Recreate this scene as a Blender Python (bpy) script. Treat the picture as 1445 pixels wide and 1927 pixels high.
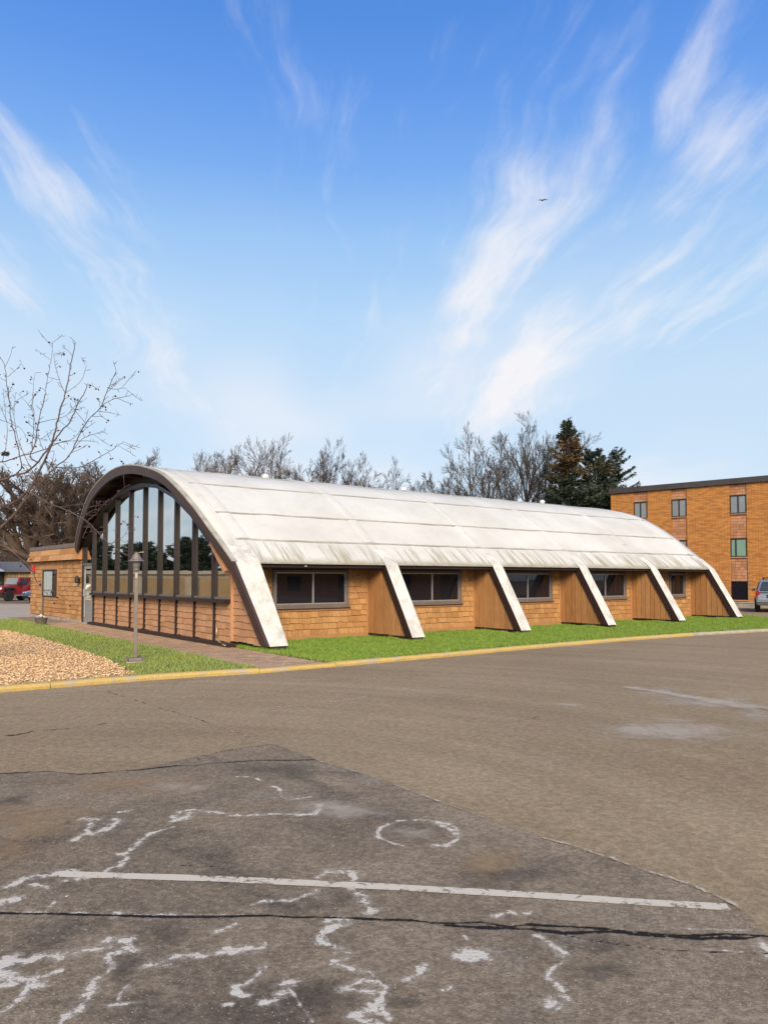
import bpy, bmesh, math, random
import numpy as np
from mathutils import Vector, Matrix
R = math.radians
scene = bpy.context.scene
for o in list(bpy.data.objects): bpy.data.objects.remove(o)
C = scene.collection

# ------------------------------------------------------------------ camera
CAM_H = 1.6                      # eye height above the lawn (z = 0); the asphalt lies 7 cm lower
F, CX, HOR, PITCH = 1391.0, 722.5, 1088.0, R(2.2)
CY = HOR - F*math.tan(PITCH)
cam = bpy.data.cameras.new('camera'); camo = bpy.data.objects.new('camera', cam); C.objects.link(camo)
cam.sensor_fit = 'VERTICAL'; cam.sensor_height = 36.0; cam.sensor_width = 27.0
cam.lens = F/1927*36.0
cam.shift_y = (CY-963.5)/1927
cam.clip_end = 2000
camo.location = (0, 0, CAM_H); camo.rotation_euler = (R(90)+PITCH, 0, 0)
scene.camera = camo

# ------------------------------------------------------------------ light
SUN_EL, SUN_AZ = 30.0, 174.0     # azimuth clockwise from +Y (view direction): behind the camera, to the right
scene.view_settings.view_transform = 'Standard'; scene.view_settings.look = 'None'
scene.view_settings.gamma = 1.0; scene.view_settings.use_curve_mapping = False
scene.view_settings.exposure = 0.5
sun = bpy.data.lights.new('sun', 'SUN'); suno = bpy.data.objects.new('sun', sun); C.objects.link(suno)
sun.energy = 3.7; sun.angle = R(26); sun.color = (1.0, 0.85, 0.63)
sd = Vector((math.sin(R(SUN_AZ))*math.cos(R(SUN_EL)), math.cos(R(SUN_AZ))*math.cos(R(SUN_EL)), math.sin(R(SUN_EL))))
suno.rotation_euler = sd.to_track_quat('Z', 'Y').to_euler(); suno.location = (10, -10, 20)

world = bpy.data.worlds.new('World'); scene.world = world; world.use_nodes = True
def sky_nodes():
    nt = world.node_tree; N = nt.nodes; L = nt.links; N.clear()
    def n(t, **k):
        x = N.new(t)
        for a, b in k.items(): setattr(x, a, b)
        return x
    def m(op, a, b=None, c=None):
        x = n('ShaderNodeMath', operation=op)
        for i, v in enumerate((a, b, c)):
            if v is None: continue
            if isinstance(v, (int, float)): x.inputs[i].default_value = v
            else: L.new(v, x.inputs[i])
        return x.outputs[0]
    out = n('ShaderNodeOutputWorld'); bg = n('ShaderNodeBackground'); L.new(bg.outputs[0], out.inputs[0])
    bg.inputs[1].default_value = 0.11
    sky = n('ShaderNodeTexSky', sky_type='NISHITA'); sky.sun_disc = False
    sky.sun_elevation = R(SUN_EL); sky.sun_rotation = R(SUN_AZ)
    sky.air_density = 1.0; sky.dust_density = 0.6; sky.ozone_density = 1.6
    tc = n('ShaderNodeTexCoord'); sep = n('ShaderNodeSeparateXYZ'); L.new(tc.outputs['Generated'], sep.inputs[0])
    X, Y, Z = sep.outputs
    zz = m('MAXIMUM', Z, 0.0)
    # grade of the sky by height: deep blue overhead, milky near the horizon
    ramp = n('ShaderNodeValToRGB'); L.new(zz, ramp.inputs[0])
    e = ramp.color_ramp.elements
    stops = [(0, (.60, .74, .88)), (.13, (.61, .76, .90)), (.235, (.60, .77, .92)), (.33, (.49, .72, .95)), (.42, (.35, .60, .94)), (.49, (.20, .44, .91)), (.56, (.125, .34, .86)), (.62, (.085, .28, .78)), (1.0, (.045, .18, .60))]
    e[0].position, e[0].color = stops[0][0], (*stops[0][1], 1); e[1].position, e[1].color = 1.0, (*stops[-1][1], 1)
    for p, c in stops[1:-1]: q = e.new(p); q.color = (*c, 1)
    gain = n('ShaderNodeMix', data_type='RGBA', blend_type='MULTIPLY'); gain.inputs[0].default_value = 1
    L.new(ramp.outputs[0], gain.inputs[6]); gain.inputs[7].default_value = (6.5, 6.45, 6.6, 1)
    mix0 = n('ShaderNodeMix', data_type='RGBA'); mix0.inputs[0].default_value = 0.85
    L.new(sky.outputs[0], mix0.inputs[6]); L.new(gain.outputs[2], mix0.inputs[7])
    # cirrus: a flat sheet of ice cloud combed along one wind direction
    den = m('ADD', zz, 0.10)
    b = R(-6.6)
    acr = m('DIVIDE', m('SUBTRACT', m('MULTIPLY', X, math.cos(b)), m('MULTIPLY', Y, math.sin(b))), den)
    alo = m('DIVIDE', m('ADD', m('MULTIPLY', X, math.sin(b)), m('MULTIPLY', Y, math.cos(b))), den)
    def vec(a, sa, bb, sb, off):
        c = n('ShaderNodeCombineXYZ'); L.new(m('MULTIPLY', a, sa), c.inputs[0]); L.new(m('MULTIPLY', bb, sb), c.inputs[1]); c.inputs[2].default_value = off
        return c.outputs[0]
    def noise(v, sc, det, rough, dist=0):
        x = n('ShaderNodeTexNoise'); L.new(v, x.inputs['Vector']); x.inputs['Scale'].default_value = sc
        x.inputs['Detail'].default_value = det; x.inputs['Roughness'].default_value = rough; x.inputs['Distortion'].default_value = dist
        return x.outputs[0]
    def ss(v, a, bb):
        x = n('ShaderNodeMapRange', interpolation_type='SMOOTHSTEP'); L.new(v, x.inputs[0])
        x.inputs[1].default_value = a; x.inputs[2].default_value = bb
        return x.outputs[0]
    warp = noise(vec(acr, 1, alo, 1, SKY_S[0]), 1.1, 3, .5)
    acw = m('ADD', acr, m('MULTIPLY', m('SUBTRACT', warp, .5), .42))
    alw = m('ADD', alo, m('MULTIPLY', m('SUBTRACT', noise(vec(acr, 1, alo, 1, 5.5), 1.6, 3, .5), .5), .9))
    strk = noise(vec(acw, 5.2, alo, .62, SKY_S[1]), 1.0, 7, .58, .35)
    big = noise(vec(acw, 1.0, alo, .45, SKY_S[2]), 1.15, 2, .5)
    fine = noise(vec(acw, 21, alo, 3.4, 2.2), 1.0, 4, .62, .4)
    puff = noise(vec(acr, 7, alo, 4.5, 8.1), 1.0, 5, .6, .3)
    bias = None     # banks of cirrus, each a comb of streaks: (across, half width, along, half length, weight)
    for a0, sa, l0, sl, w in CLOUDS:
        g1 = m('POWER', m('DIVIDE', m('SUBTRACT', acw, a0), sa*1.7), 2.0); g2 = m('POWER', m('DIVIDE', m('SUBTRACT', alw, l0), sl*1.5), 2.0)
        g = m('MULTIPLY', m('POWER', 2.718, m('MULTIPLY', m('ADD', g1, g2), -1.0)), w); bias = g if bias is None else m('MAXIMUM', bias, g)
    bias = m('MAXIMUM', bias, m('MULTIPLY', ss(big, .55, .85), .30))
    dens = m('ADD', m('MULTIPLY', bias, .40), m('ADD', m('MULTIPLY', strk, .85), m('ADD', m('MULTIPLY', fine, .26), m('MULTIPLY', puff, .26))))
    cl = m('MULTIPLY', ss(dens, .74, 1.20), .80)
    veil = m('MULTIPLY', m('MULTIPLY', ss(big, .38, .72), m('SUBTRACT', 1.0, ss(zz, .05, .55))), .62)
    cl = m('MINIMUM', m('ADD', cl, veil), .9)
    mix1 = n('ShaderNodeMix', data_type='RGBA'); L.new(cl, mix1.inputs[0])
    L.new(mix0.outputs[2], mix1.inputs[6]); mix1.inputs[7].default_value = (6.1, 5.95, 6.1, 1)
    L.new(mix1.outputs[2], bg.inputs[0])
SKY_S = (3.1, 7.7, 1.3)
CLOUDS = [(.50, .10, 1.85, .42, 1.0), (.60, .05, 1.55, .32, .55), (.86, .12, 2.7, .55, .95), (1.00, .11, 1.90, .38, .85), (.66, .035, 1.12, .30, .9), (.77, .07, 1.34, .17, .85), (.86, .045, 1.15, .25, .6),
          (-.51, .05, 1.65, .18, 0.54), (-.38, .045, 1.62, .22, 0.54), (-.78, .11, 2.0, .28, 0.54), (-.60, .08, 2.15, .30, 0.47), (-.46, .07, 2.5, .30, 0.58)]
sky_nodes()

# ------------------------------------------------------------------ coordinates
A_LEN = R(52.3)                                    # bearing of the hall's long axis
D1 = Vector((math.sin(A_LEN), math.cos(A_LEN), 0)) # u: along the hall, away
D2 = Vector((-math.cos(A_LEN), math.sin(A_LEN), 0))# v: across the hall, to the far side
ROT = math.pi/2 - A_LEN
def W(u, v, w=0.0): return D1*u + D2*v + Vector((0, 0, w))
_cp, _sp = math.cos(PITCH), math.sin(PITCH)
def ray(x, y):
    a, b = (x-CX)/F, -(y-CY)/F
    return Vector((a, _cp - b*_sp, _sp + b*_cp))
AZ = -0.07
def G(x, y, z=AZ):                              # point of the ground seen at a place of the photograph
    r = ray(x, y); t = (z-CAM_H)/r.z
    return Vector((r.x*t, r.y*t, z))
def P(x, y, d):                                    # point at depth d
    r = ray(x, y); t = d/r.y
    return Vector((r.x*t, d, CAM_H + r.z*t))

# ------------------------------------------------------------------ materials
def new_mat(name):
    m = bpy.data.materials.new(name); m.use_nodes = True
    nt = m.node_tree; N = nt.nodes; L = nt.links
    return m, nt, N, L, N['Principled BSDF']
class NT:
    def __init__(s, nt): s.nt = nt; s.N = nt.nodes; s.L = nt.links
    def n(s, t, **k):
        x = s.N.new(t)
        for a, b in k.items(): setattr(x, a, b)
        return x
    def put(s, sock, v):
        if isinstance(v, (int, float)): sock.default_value = v
        elif isinstance(v, tuple): sock.default_value = v if len(v) == 4 or sock.type == 'VECTOR' else (*v, 1)
        else: s.L.new(v, sock)
    def m(s, op, a, b=None):
        x = s.n('ShaderNodeMath', operation=op); s.put(x.inputs[0], a)
        if b is not None: s.put(x.inputs[1], b)
        return x.outputs[0]
    def ss(s, v, a, b, lo=0., hi=1.):
        x = s.n('ShaderNodeMapRange', interpolation_type='SMOOTHSTEP'); s.put(x.inputs[0], v)
        for i, q in enumerate((a, b, lo, hi)): x.inputs[i+1].default_value = q
        return x.outputs[0]
    def map(s, v, scale, rot=(0, 0, 0), loc=(0, 0, 0)):
        x = s.n('ShaderNodeMapping'); s.put(x.inputs[0], v); x.inputs[1].default_value = loc; x.inputs[2].default_value = rot; x.inputs[3].default_value = scale
        return x.outputs[0]
    def noise(s, v, sc, det=3, rough=.5, dist=0, w=None):
        x = s.n('ShaderNodeTexNoise', noise_dimensions='4D' if w is not None else '3D'); s.put(x.inputs['Vector'], v); x.inputs['Scale'].default_value = sc
        x.inputs['Detail'].default_value = det; x.inputs['Roughness'].default_value = rough; x.inputs['Distortion'].default_value = dist
        if w is not None: s.put(x.inputs['W'], w)
        return x.outputs[0]
    def vor(s, v, sc, feat='F1', rnd=1):
        x = s.n('ShaderNodeTexVoronoi', feature=feat); s.put(x.inputs['Vector'], v); x.inputs['Scale'].default_value = sc
        return x
    def mix(s, f, a, b, blend='MIX'):
        x = s.n('ShaderNodeMix', data_type='RGBA', blend_type=blend); s.put(x.inputs[0], f); s.put(x.inputs[6], a); s.put(x.inputs[7], b)
        return x.outputs[2]
    def rgb(s, v, stops):
        x = s.n('ShaderNodeValToRGB'); s.put(x.inputs[0], v); e = x.color_ramp.elements
        e[0].position, e[0].color = stops[0][0], (*stops[0][1], 1); e[1].position, e[1].color = stops[-1][0], (*stops[-1][1], 1)
        for p, c in stops[1:-1]: q = e.new(p); q.color = (*c, 1)
        return x.outputs[0]
    def bump(s, h, strength, dist, bs):
        x = s.n('ShaderNodeBump'); x.inputs['Strength'].default_value = strength; x.inputs['Distance'].default_value = dist
        s.put(x.inputs['Height'], h); s.L.new(x.outputs[0], bs.inputs['Normal'])
    def obj(s): return s.n('ShaderNodeTexCoord').outputs['Object']
    def pos(s): return s.n('ShaderNodeNewGeometry').outputs['Position']
    def rnd(s):
        a = s.n('ShaderNodeObjectInfo').outputs['Random']; b = s.n('ShaderNodeNewGeometry').outputs['Random Per Island']
        return s.m('FRACT', s.m('ADD', a, b))
def sc3(c, k): return tuple(min(1, x*k) for x in c)
def simple(name, col, rough=.6, metal=0, var=.18, scale=6, bump=.15, stretch=(1, 1, 1), spec=.5, coat=0):
    m, nt, N, L, bs = new_mat(name); t = NT(nt)
    v = t.map(t.obj(), stretch)
    a = t.noise(v, scale, 5, .6); b = t.noise(v, scale*9, 3, .6)
    f = t.m('ADD', t.m('MULTIPLY', a, .7), t.m('MULTIPLY', b, .3))
    c = t.rgb(f, [(.3, sc3(col, 1-var)), (.7, sc3(col, 1+var))])
    t.put(bs.inputs['Base Color'], c); bs.inputs['Roughness'].default_value = rough; bs.inputs['Metallic'].default_value = metal
    bs.inputs['Specular IOR Level'].default_value = spec
    if coat: bs.inputs['Coat Weight'].default_value = coat; bs.inputs['Coat Roughness'].default_value = .05
    if bump: t.bump(b, bump, .01, bs)
    return m
def shingle_mat(name, c0, c1, c2):
    m, nt, N, L, bs = new_mat(name); t = NT(nt); o = t.obj(); r = t.rnd()
    g = t.noise(t.map(o, (70, 70, 3.2)), 1, 4, .6, .4, w=t.m('MULTIPLY', r, 40))
    base = t.rgb(r, [(0, c0), (.5, c1), (1, c2)])
    c = t.mix(t.ss(g, .35, .68), t.mix(1, base, (.72, .66, .60), 'MULTIPLY'), base)
    big = t.noise(t.pos(), 1.3, 4, .6)
    c = t.mix(t.ss(big, .42, .75, 0, .35), c, t.mix(1, c, (.74, .70, .66), 'MULTIPLY'))
    t.put(bs.inputs['Base Color'], c); bs.inputs['Roughness'].default_value = .85; bs.inputs['Specular IOR Level'].default_value = .25
    t.bump(g, .5, .006, bs)
    return m
def roof_mat():
    m, nt, N, L, bs = new_mat('roof_membrane'); t = NT(nt); o = t.obj()
    sx = t.n('ShaderNodeSeparateXYZ'); t.put(sx.inputs[0], o)
    big = t.noise(o, .55, 4, .6); mid = t.noise(o, 3.0, 5, .65)
    c = t.rgb(big, [(.3, (.53, .515, .465)), (.55, (.605, .595, .55)), (.75, (.65, .64, .595))])
    # mottled grime of an old coating
    c = t.mix(t.ss(mid, .52, .78, 0, .35), c, (.46, .44, .37))
    # grime washed down in streaks over the lowest course
    run = t.noise(t.map(o, (5.5, .5, .25)), 1, 4, .6)
    low = t.m('SUBTRACT', 1.0, t.ss(sx.outputs[2], 2.0, 2.75))
    edge = t.m('SUBTRACT', 1.0, t.ss(sx.outputs[2], 1.95, 2.16))
    f = t.m('MULTIPLY', t.ss(run, .47, .64), t.m('MULTIPLY', low, .85))
    f = t.m('MAXIMUM', f, t.m('MULTIPLY', edge, t.ss(t.noise(o, 2.2, 3, .6), .3, .6, .45, .9)))
    c = t.mix(f, c, (.27, .235, .14))
    # greyer towards the crown, broken up by noise
    top = t.m('MULTIPLY', t.ss(sx.outputs[2], 4.3, 4.85), t.ss(mid, .3, .6, .25, .6))
    c = t.mix(top, c, (.40, .385, .33))
    t.put(bs.inputs['Base Color'], c); bs.inputs['Roughness'].default_value = .8; bs.inputs['Specular IOR Level'].default_value = .12
    t.bump(t.noise(o, 1.6, 5, .6), .35, .05, bs)
    return m
def asphalt_mat(name, old):
    m, nt, N, L, bs = new_mat(name); t = NT(nt); p = t.pos()
    big = t.noise(p, .22, 4, .55); mid = t.noise(p, 1.1, 5, .6); blot = t.noise(p, .5, 4, .6, .6)
    grain = t.noise(p, 60, 3, .7); v = t.vor(p, 110 if old else 140); v2 = t.vor(p, 38)
    if old:
        c = t.rgb(t.m('ADD', t.m('MULTIPLY', big, .5), t.m('MULTIPLY', mid, .5)), [(.34, (.170, .133, .092)), (.5, (.280, .219, .150)), (.66, (.385, .306, .214))])
        c = t.mix(t.ss(t.noise(p, .75, 4, .6, .5), .54, .74, 0, .6), c, (.30, .205, .110))     # rusty sand stains
        c = t.mix(t.ss(t.noise(t.map(p, (1, 1, 1), loc=(9, 4, 0)), 1.1, 6, .65, .6), .50, .66, 0, .8), c, (.125, .102, .078)) # oily darkening
        c = t.mix(t.ss(t.noise(t.map(p, (1, 1, 1), loc=(3, 14, 0)), 1.0, 5, .65), .57, .74, 0, .6), c, (.34, .30, .25))    # dried chalk bloom
    else:
        # tyre-swept bands that run along the drive
        q = t.map(p, (1, 1, 1), loc=(3.0, -3.5, 0)); sx = t.n('ShaderNodeSeparateXYZ'); t.put(sx.inputs[0], q)
        rr_ = t.m('SQRT', t.m('ADD', t.m('MULTIPLY', sx.outputs[0], sx.outputs[0]), t.m('MULTIPLY', sx.outputs[1], sx.outputs[1]))); th = t.m('ARCTAN2', sx.outputs[1], sx.outputs[0])
        cv = t.n('ShaderNodeCombineXYZ'); t.put(cv.inputs[0], t.m('MULTIPLY', rr_, 1.5)); t.put(cv.inputs[1], t.m('MULTIPLY', th, 1.1))
        band = t.noise(cv.outputs[0], 1, 6, .62, .35)
        c = t.rgb(t.m('ADD', t.m('MULTIPLY', big, .45), t.m('MULTIPLY', band, .55)), [(.33, (.285, .208, .122)), (.5, (.350, .260, .155)), (.66, (.425, .322, .198))])
        c = t.mix(t.ss(blot, .55, .74, 0, .4), c, (.34, .225, .13))
        c = t.mix(t.ss(mid, .56, .76, 0, .35), c, (.215, .165, .115))
    sp = t.noise(p, 26 if old else 17, 7, .85); k1, k2 = (.85, .55) if old else (.65, .36); c = t.mix(t.ss(sp, .36, .62, k1, 0), c, t.mix(1, c, (.52, .50, .48), 'MULTIPLY')); c = t.mix(t.ss(sp, .5, .70, 0, k2), c, t.mix(1, c, (1.5, 1.45, 1.38), 'MULTIPLY'))
    st = t.n('ShaderNodeSeparateColor'); L.new(v.outputs['Color'], st.inputs[0])
    c = t.mix(t.m('MULTIPLY', t.ss(st.outputs[0], .89 if old else .90, 1.0), t.m('SUBTRACT', 1.0, t.ss(v.outputs['Distance'], .25, .5))), c, (.50, .43, .34) if old else (.46, .38, .28))
    c = t.mix(t.ss(grain, .44, .75, 0, .55), c, t.mix(1, c, (.42, .40, .38), 'MULTIPLY'))
    ck = None
    if old:
        # chalky lace of dried salt and lost paint, and open cracks, each with its own worn outline
        ab = t.n('ShaderNodeAttribute', attribute_name='bloom').outputs['Fac']; ac = t.n('ShaderNodeAttribute', attribute_name='crack').outputs['Fac']
        n1 = t.noise(p, 15, 9, .74, .5); n2 = t.noise(p, 2.6, 3, .6); n3 = t.noise(p, 55, 3, .7)
        f = t.m('ADD', t.m('ADD', t.m('ADD', t.m('MULTIPLY', t.m('SUBTRACT', n1, .5), 1.7), .47), t.m('MULTIPLY', t.m('SUBTRACT', ab, 1.0), .56)), t.m('ADD', t.m('MULTIPLY', t.m('SUBTRACT', n2, .5), .42), t.m('MULTIPLY', t.m('SUBTRACT', n3, .5), .28)))
        c = t.mix(t.ss(f, .12, .40, 0, .32), c, (.46, .41, .34))
        c = t.mix(t.ss(f, .375, .455, 0, .92), c, t.mix(n3, (.48, .43, .345), (.72, .665, .56)))
        n4 = t.noise(p, 22, 6, .7, .4)
        ck = t.ss(t.m('ADD', t.m('MULTIPLY', t.m('SUBTRACT', n4, .5), 1.5), ac), .50, .72)
        c = t.mix(ck, c, (.022, .019, .017)); c = t.mix(t.ss(ac, .02, .5, 0, .35), c, t.mix(1, c, (.6, .57, .54), 'MULTIPLY'))
    t.put(bs.inputs['Base Color'], c)
    t.put(bs.inputs['Roughness'], t.ss(mid, .3, .7, .78, .95)); bs.inputs['Specular IOR Level'].default_value = .12
    h = t.m('ADD', t.m('MULTIPLY', t.m('SUBTRACT', 1.0, v.outputs['Distance']), .6), t.m('MULTIPLY', grain, .6))
    if ck is not None: h = t.m('SUBTRACT', h, t.m('MULTIPLY', ck, 2.5))
    t.bump(h, .55 if old else .35, .006, bs)
    return m
def decal_mat(name, col, col2, thr=.5, soft=.18, nscale=14, opac=1.0):
    # paint or mineral bloom that has partly worn away: holes and ragged edges
    m, nt, N, L, bs = new_mat(name); t = NT(nt); p = t.pos()
    at = t.n('ShaderNodeAttribute', attribute_name='edge').outputs['Fac']
    a = t.noise(p, nscale, 8, .72, .6); b = t.noise(p, nscale*7, 3, .7); g = t.noise(p, nscale*.22, 2, .5)
    f = t.m('ADD', a, t.m('ADD', t.m('MULTIPLY', t.m('SUBTRACT', at, 1.0), .42), t.m('ADD', t.m('MULTIPLY', t.m('SUBTRACT', b, .5), .22), t.m('MULTIPLY', t.m('SUBTRACT', g, .5), .30))))
    al = t.m('MULTIPLY', t.ss(f, thr-soft, thr+soft), opac)
    t.put(bs.inputs['Base Color'], t.mix(b, col, col2)); bs.inputs['Roughness'].default_value = .9; bs.inputs['Specular IOR Level'].default_value = .2
    t.put(bs.inputs['Alpha'], al)
    return m
def brick_mat(name):
    m, nt, N, L, bs = new_mat(name); t = NT(nt); o = t.obj()
    x = t.n('ShaderNodeTexBrick'); t.put(x.inputs['Vector'], t.map(o, (1, 1, 1), rot=(R(90), 0, 0)))
    x.inputs['Scale'].default_value = 1; x.inputs['Brick Width'].default_value = .34; x.inputs['Row Height'].default_value = .075; x.inputs['Mortar Size'].default_value = .009
    x.inputs['Mortar Smooth'].default_value = .3; x.inputs['Bias'].default_value = -.1
    x.inputs['Color1'].default_value = (.52, .225, .052, 1); x.inputs['Color2'].default_value = (.33, .13, .032, 1); x.inputs['Mortar'].default_value = (.14, .065, .025, 1)
    st = t.noise(t.map(o, (2.2, 2.2, 14)), 1, 5, .65)
    c = t.mix(t.ss(st, .42, .66, 0, .5), x.outputs[0], t.mix(1, x.outputs[0], (1.45, 1.3, 1.1), 'MULTIPLY'))
    t.put(bs.inputs['Base Color'], c); bs.inputs['Roughness'].default_value = .85
    t.bump(x.outputs['Fac'], -.6, .012, bs)
    return m
def glass_mat(name, base=(.012, .013, .015), ior=1.5, wob=.0, rough=.015, metal=0):
    m, nt, N, L, bs = new_mat(name); t = NT(nt)
    a = t.noise(t.obj(), 2.0, 2, .5)
    t.put(bs.inputs['Base Color'], t.mix(a, base, sc3(base, 1.6))); bs.inputs['Roughness'].default_value = rough; bs.inputs['IOR'].default_value = ior
    bs.inputs['Specular IOR Level'].default_value = .5
    if metal:                                   # reflective coating over a dark room
        bs.inputs['Metallic'].default_value = 1.0; mx = t.n('ShaderNodeMixShader'); dk = t.n('ShaderNodeBsdfPrincipled'); dk.inputs['Base Color'].default_value = (.008, .010, .010, 1); dk.inputs['Roughness'].default_value = rough; dk.inputs['IOR'].default_value = ior
        mx.inputs[0].default_value = metal; L.new(dk.outputs[0], mx.inputs[1]); L.new(bs.outputs[0], mx.inputs[2]); L.new(mx.outputs[0], N['Material Output'].inputs[0])
    if wob: t.bump(t.noise(t.map(t.obj(), (1, 1, 2.2)), 1.6, 1, .4), wob, .02, bs)
    return m
def car_paint(name, col):
    return simple(name, col, .28, .25, .06, 3, 0, spec=.5, coat=.8)
def grass_mat(name, c0, c1, c2):
    m, nt, N, L, bs = new_mat(name); t = NT(nt)
    r = t.n('ShaderNodeNewGeometry').outputs['Random Per Island']
    big = t.noise(t.pos(), .9, 4, .6)
    c = t.rgb(r, [(0, c0), (.55, c1), (1, c2)])
    c = t.mix(t.ss(big, .45, .75, 0, .6), c, t.mix(1, c, (1.25, 1.05, .8), 'MULTIPLY'))
    cl = t.noise(t.pos(), 7, 4, .65); c = t.mix(t.ss(cl, .36, .62, .55, 0), c, t.mix(1, c, (.52, .60, .45), 'MULTIPLY'))
    t.put(bs.inputs['Base Color'], c); bs.inputs['Roughness'].default_value = .6; bs.inputs['Specular IOR Level'].default_value = .25
    return m
def chip_mat(name):
    m, nt, N, L, bs = new_mat(name); t = NT(nt)
    r = t.n('ShaderNodeNewGeometry').outputs['Random Per Island']
    c = t.rgb(r, [(0, (.30, .165, .07)), (.2, (.62, .38, .18)), (.6, (.76, .50, .26)), (1, (.86, .64, .38))])
    t.put(bs.inputs['Base Color'], c); bs.inputs['Roughness'].default_value = .9
    return m
M = {}
M['shingle'] = shingle_mat('cedar_shingle_stain', (.41, .215, .085), (.50, .268, .108), (.58, .325, .135))
M['shingle_front'] = shingle_mat('cedar_shingle_front', (.48, .255, .135), (.55, .305, .165), (.61, .35, .195))
M['shingle_annex'] = shingle_mat('cedar_shingle_annex', (.42, .205, .075), (.52, .275, .115), (.60, .345, .16))
M['tan_board'] = simple('tan_painted_board', (.40, .195, .085), .8, 0, .2, 3, .3, (8, 8, 1))
M['plank'] = shingle_mat('fin_plank_stain', (.40, .20, .080), (.47, .245, .10), (.53, .285, .12))
M['gapdark'] = simple('dark_gap_backing', (.13, .055, .022), .9, 0, .2, 3, .2)  # backing coloured dark to stand for shade in shingle and plank gaps
M['brown'] = simple('dark_brown_paint', (.027, .012, .010), .6, 0, .25, 4, .15)
M['bronze'] = simple('bronze_frame', (.022, .013, .012), .45, .1, .2, 5, .05)
M['fascia'] = simple('brown_metal_fascia', (.060, .032, .027), .5, .1, .2, 2, .1)
M['sash'] = simple('weathered_window_frame', (.155, .118, .100), .6, 0, .25, 5, .2)
M['alum'] = simple('aluminium', (.45, .43, .42), .4, .6, .12, 8, .03)
M['roof'] = roof_mat()
M['seam'] = simple('roof_seam', (.36, .34, .285), .8, 0, .35, 3, .3)
M['legwhite'] = simple('leg_membrane', (.60, .575, .515), .7, 0, .38, 3.4, .35, (1, 1, 1))
M['glass'] = glass_mat('tinted_glass', (.66, .70, .64), 1.6, .02, .02, .70)
M['glass_side'] = glass_mat('dark_window_glass', (.010, .009, .013), 1.5, .03)
M['glass_apt'] = glass_mat('apartment_glass', (.16, .175, .18), 1.5, .0, .1)
M['glass_green'] = glass_mat('blind_behind_glass', (.15, .24, .19), 1.5, .0, .1)
M['pale_pane'] = simple('pale_reflection', (.42, .48, .45), .3, 0, .25, 3, .05, (1, 1, 6))
M['stone'] = simple('stone_base', (.33, .275, .225), .9, 0, .35, 4, .5)
M['asphalt'] = asphalt_mat('asphalt', False); M['asphalt_old'] = asphalt_mat('asphalt_old', True)
M['bloom'] = decal_mat('white_mineral_bloom', (.50, .46, .40), (.76, .72, .65), .405, .06, 11)
M['paint'] = decal_mat('worn_line_paint', (.50, .44, .34), (.66, .59, .47), .425, .06, 14)
M['crack'] = decal_mat('crack_shadow', (.025, .022, .02), (.05, .044, .038), .43, .07, 10)
M['jointpale'] = decal_mat('sandy_joint', (.40, .34, .26), (.52, .46, .37), .45, .07, 12)
M['salt'] = decal_mat('salt_stain', (.50, .42, .32), (.60, .515, .41), .40, .22, 1.8, .62)
M['oil'] = decal_mat('oil_stain', (.085, .072, .06), (.11, .092, .075), .46, .22, 2.2, .5)
M['rust'] = decal_mat('rusty_sand_stain', (.36, .235, .12), (.44, .30, .165), .40, .24, 3.0, .55)
def curb_mat():
    m, nt, N, L, bs = new_mat('yellow_curb_paint'); t = NT(nt); p = t.pos()
    a = t.noise(p, 3.2, 7, .7, .3); b = t.noise(p, 30, 4, .7)
    c = t.rgb(b, [(.3, (.42, .29, .085)), (.7, (.60, .43, .15))])
    c = t.mix(t.ss(t.m('ADD', a, t.m('MULTIPLY', b, .35)), .68, .80, 0, .9), c, (.40, .34, .25))
    t.put(bs.inputs['Base Color'], c); bs.inputs['Roughness'].default_value = .85; bs.inputs['Specular IOR Level'].default_value = .2
    t.bump(t.m('ADD', a, b), .6, .012, bs); return m
M['curb'] = curb_mat()
M['curb_bare'] = simple('bare_concrete_curb', (.38, .33, .24), .9, 0, .25, 5, .6)
M['concrete'] = simple('pale_concrete', (.40, .335, .265), .9, 0, .14, 1.2, .3)
M['soil'] = simple('soil', (.085, .06, .035), .95, 0, .3, 6, .5)
M['mulchbase'] = simple('mulch_base', (.60, .38, .19), .95, 0, .4, 12, .8)
M['chips'] = chip_mat('wood_chips')
M['grass'] = grass_mat('grass_blades', (.135, .225, .030), (.215, .33, .050), (.31, .41, .085))
M['grass_dry'] = grass_mat('grass_blades_left', (.19, .26, .055), (.27, .34, .085), (.38, .42, .14))
M['paver'] = shingle_mat('walk_brick', (.40, .265, .165), (.48, .33, .215), (.56, .40, .27))
M['paverjoint'] = simple('walk_joint', (.24, .17, .115), .95, 0, .3, 8, .4)
M['bark'] = simple('bark', (.115, .085, .065), .95, 0, .3, 5, .5, (4, 4, 1))
M['bark_far'] = simple('bark_far', (.066, .050, .040), .95, 0, .25, 3, 0)
M['bark_warm'] = simple('bark_warm', (.105, .073, .052), .95, 0, .25, 3, 0)
M['crab'] = simple('crabapple_bark', (.105, .070, .062), .9, 0, .3, 8, .3)
M['berry'] = simple('dry_fruit', (.045, .018, .016), .6, 0, .3, 20, 0)
def needle(name, c0, c1, c2): return grass_mat(name, c0, c1, c2)
M['spruce'] = needle('spruce_needles', (.028, .042, .028), (.055, .075, .052), (.105, .13, .105))
M['cones'] = needle('spruce_cones', (.10, .052, .02), (.17, .092, .036), (.24, .14, .06))
M['pine'] = needle('pine_needles', (.022, .032, .02), (.04, .055, .034), (.07, .085, .05))
M['brick'] = brick_mat('apartment_brick')
M['shingle_apt'] = shingle_mat('apartment_spandrel', (.42, .20, .105), (.50, .25, .135), (.58, .31, .18))
M['aptcap'] = simple('roof_edge', (.05, .042, .042), .6, 0, .2, 2, .05)
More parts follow.
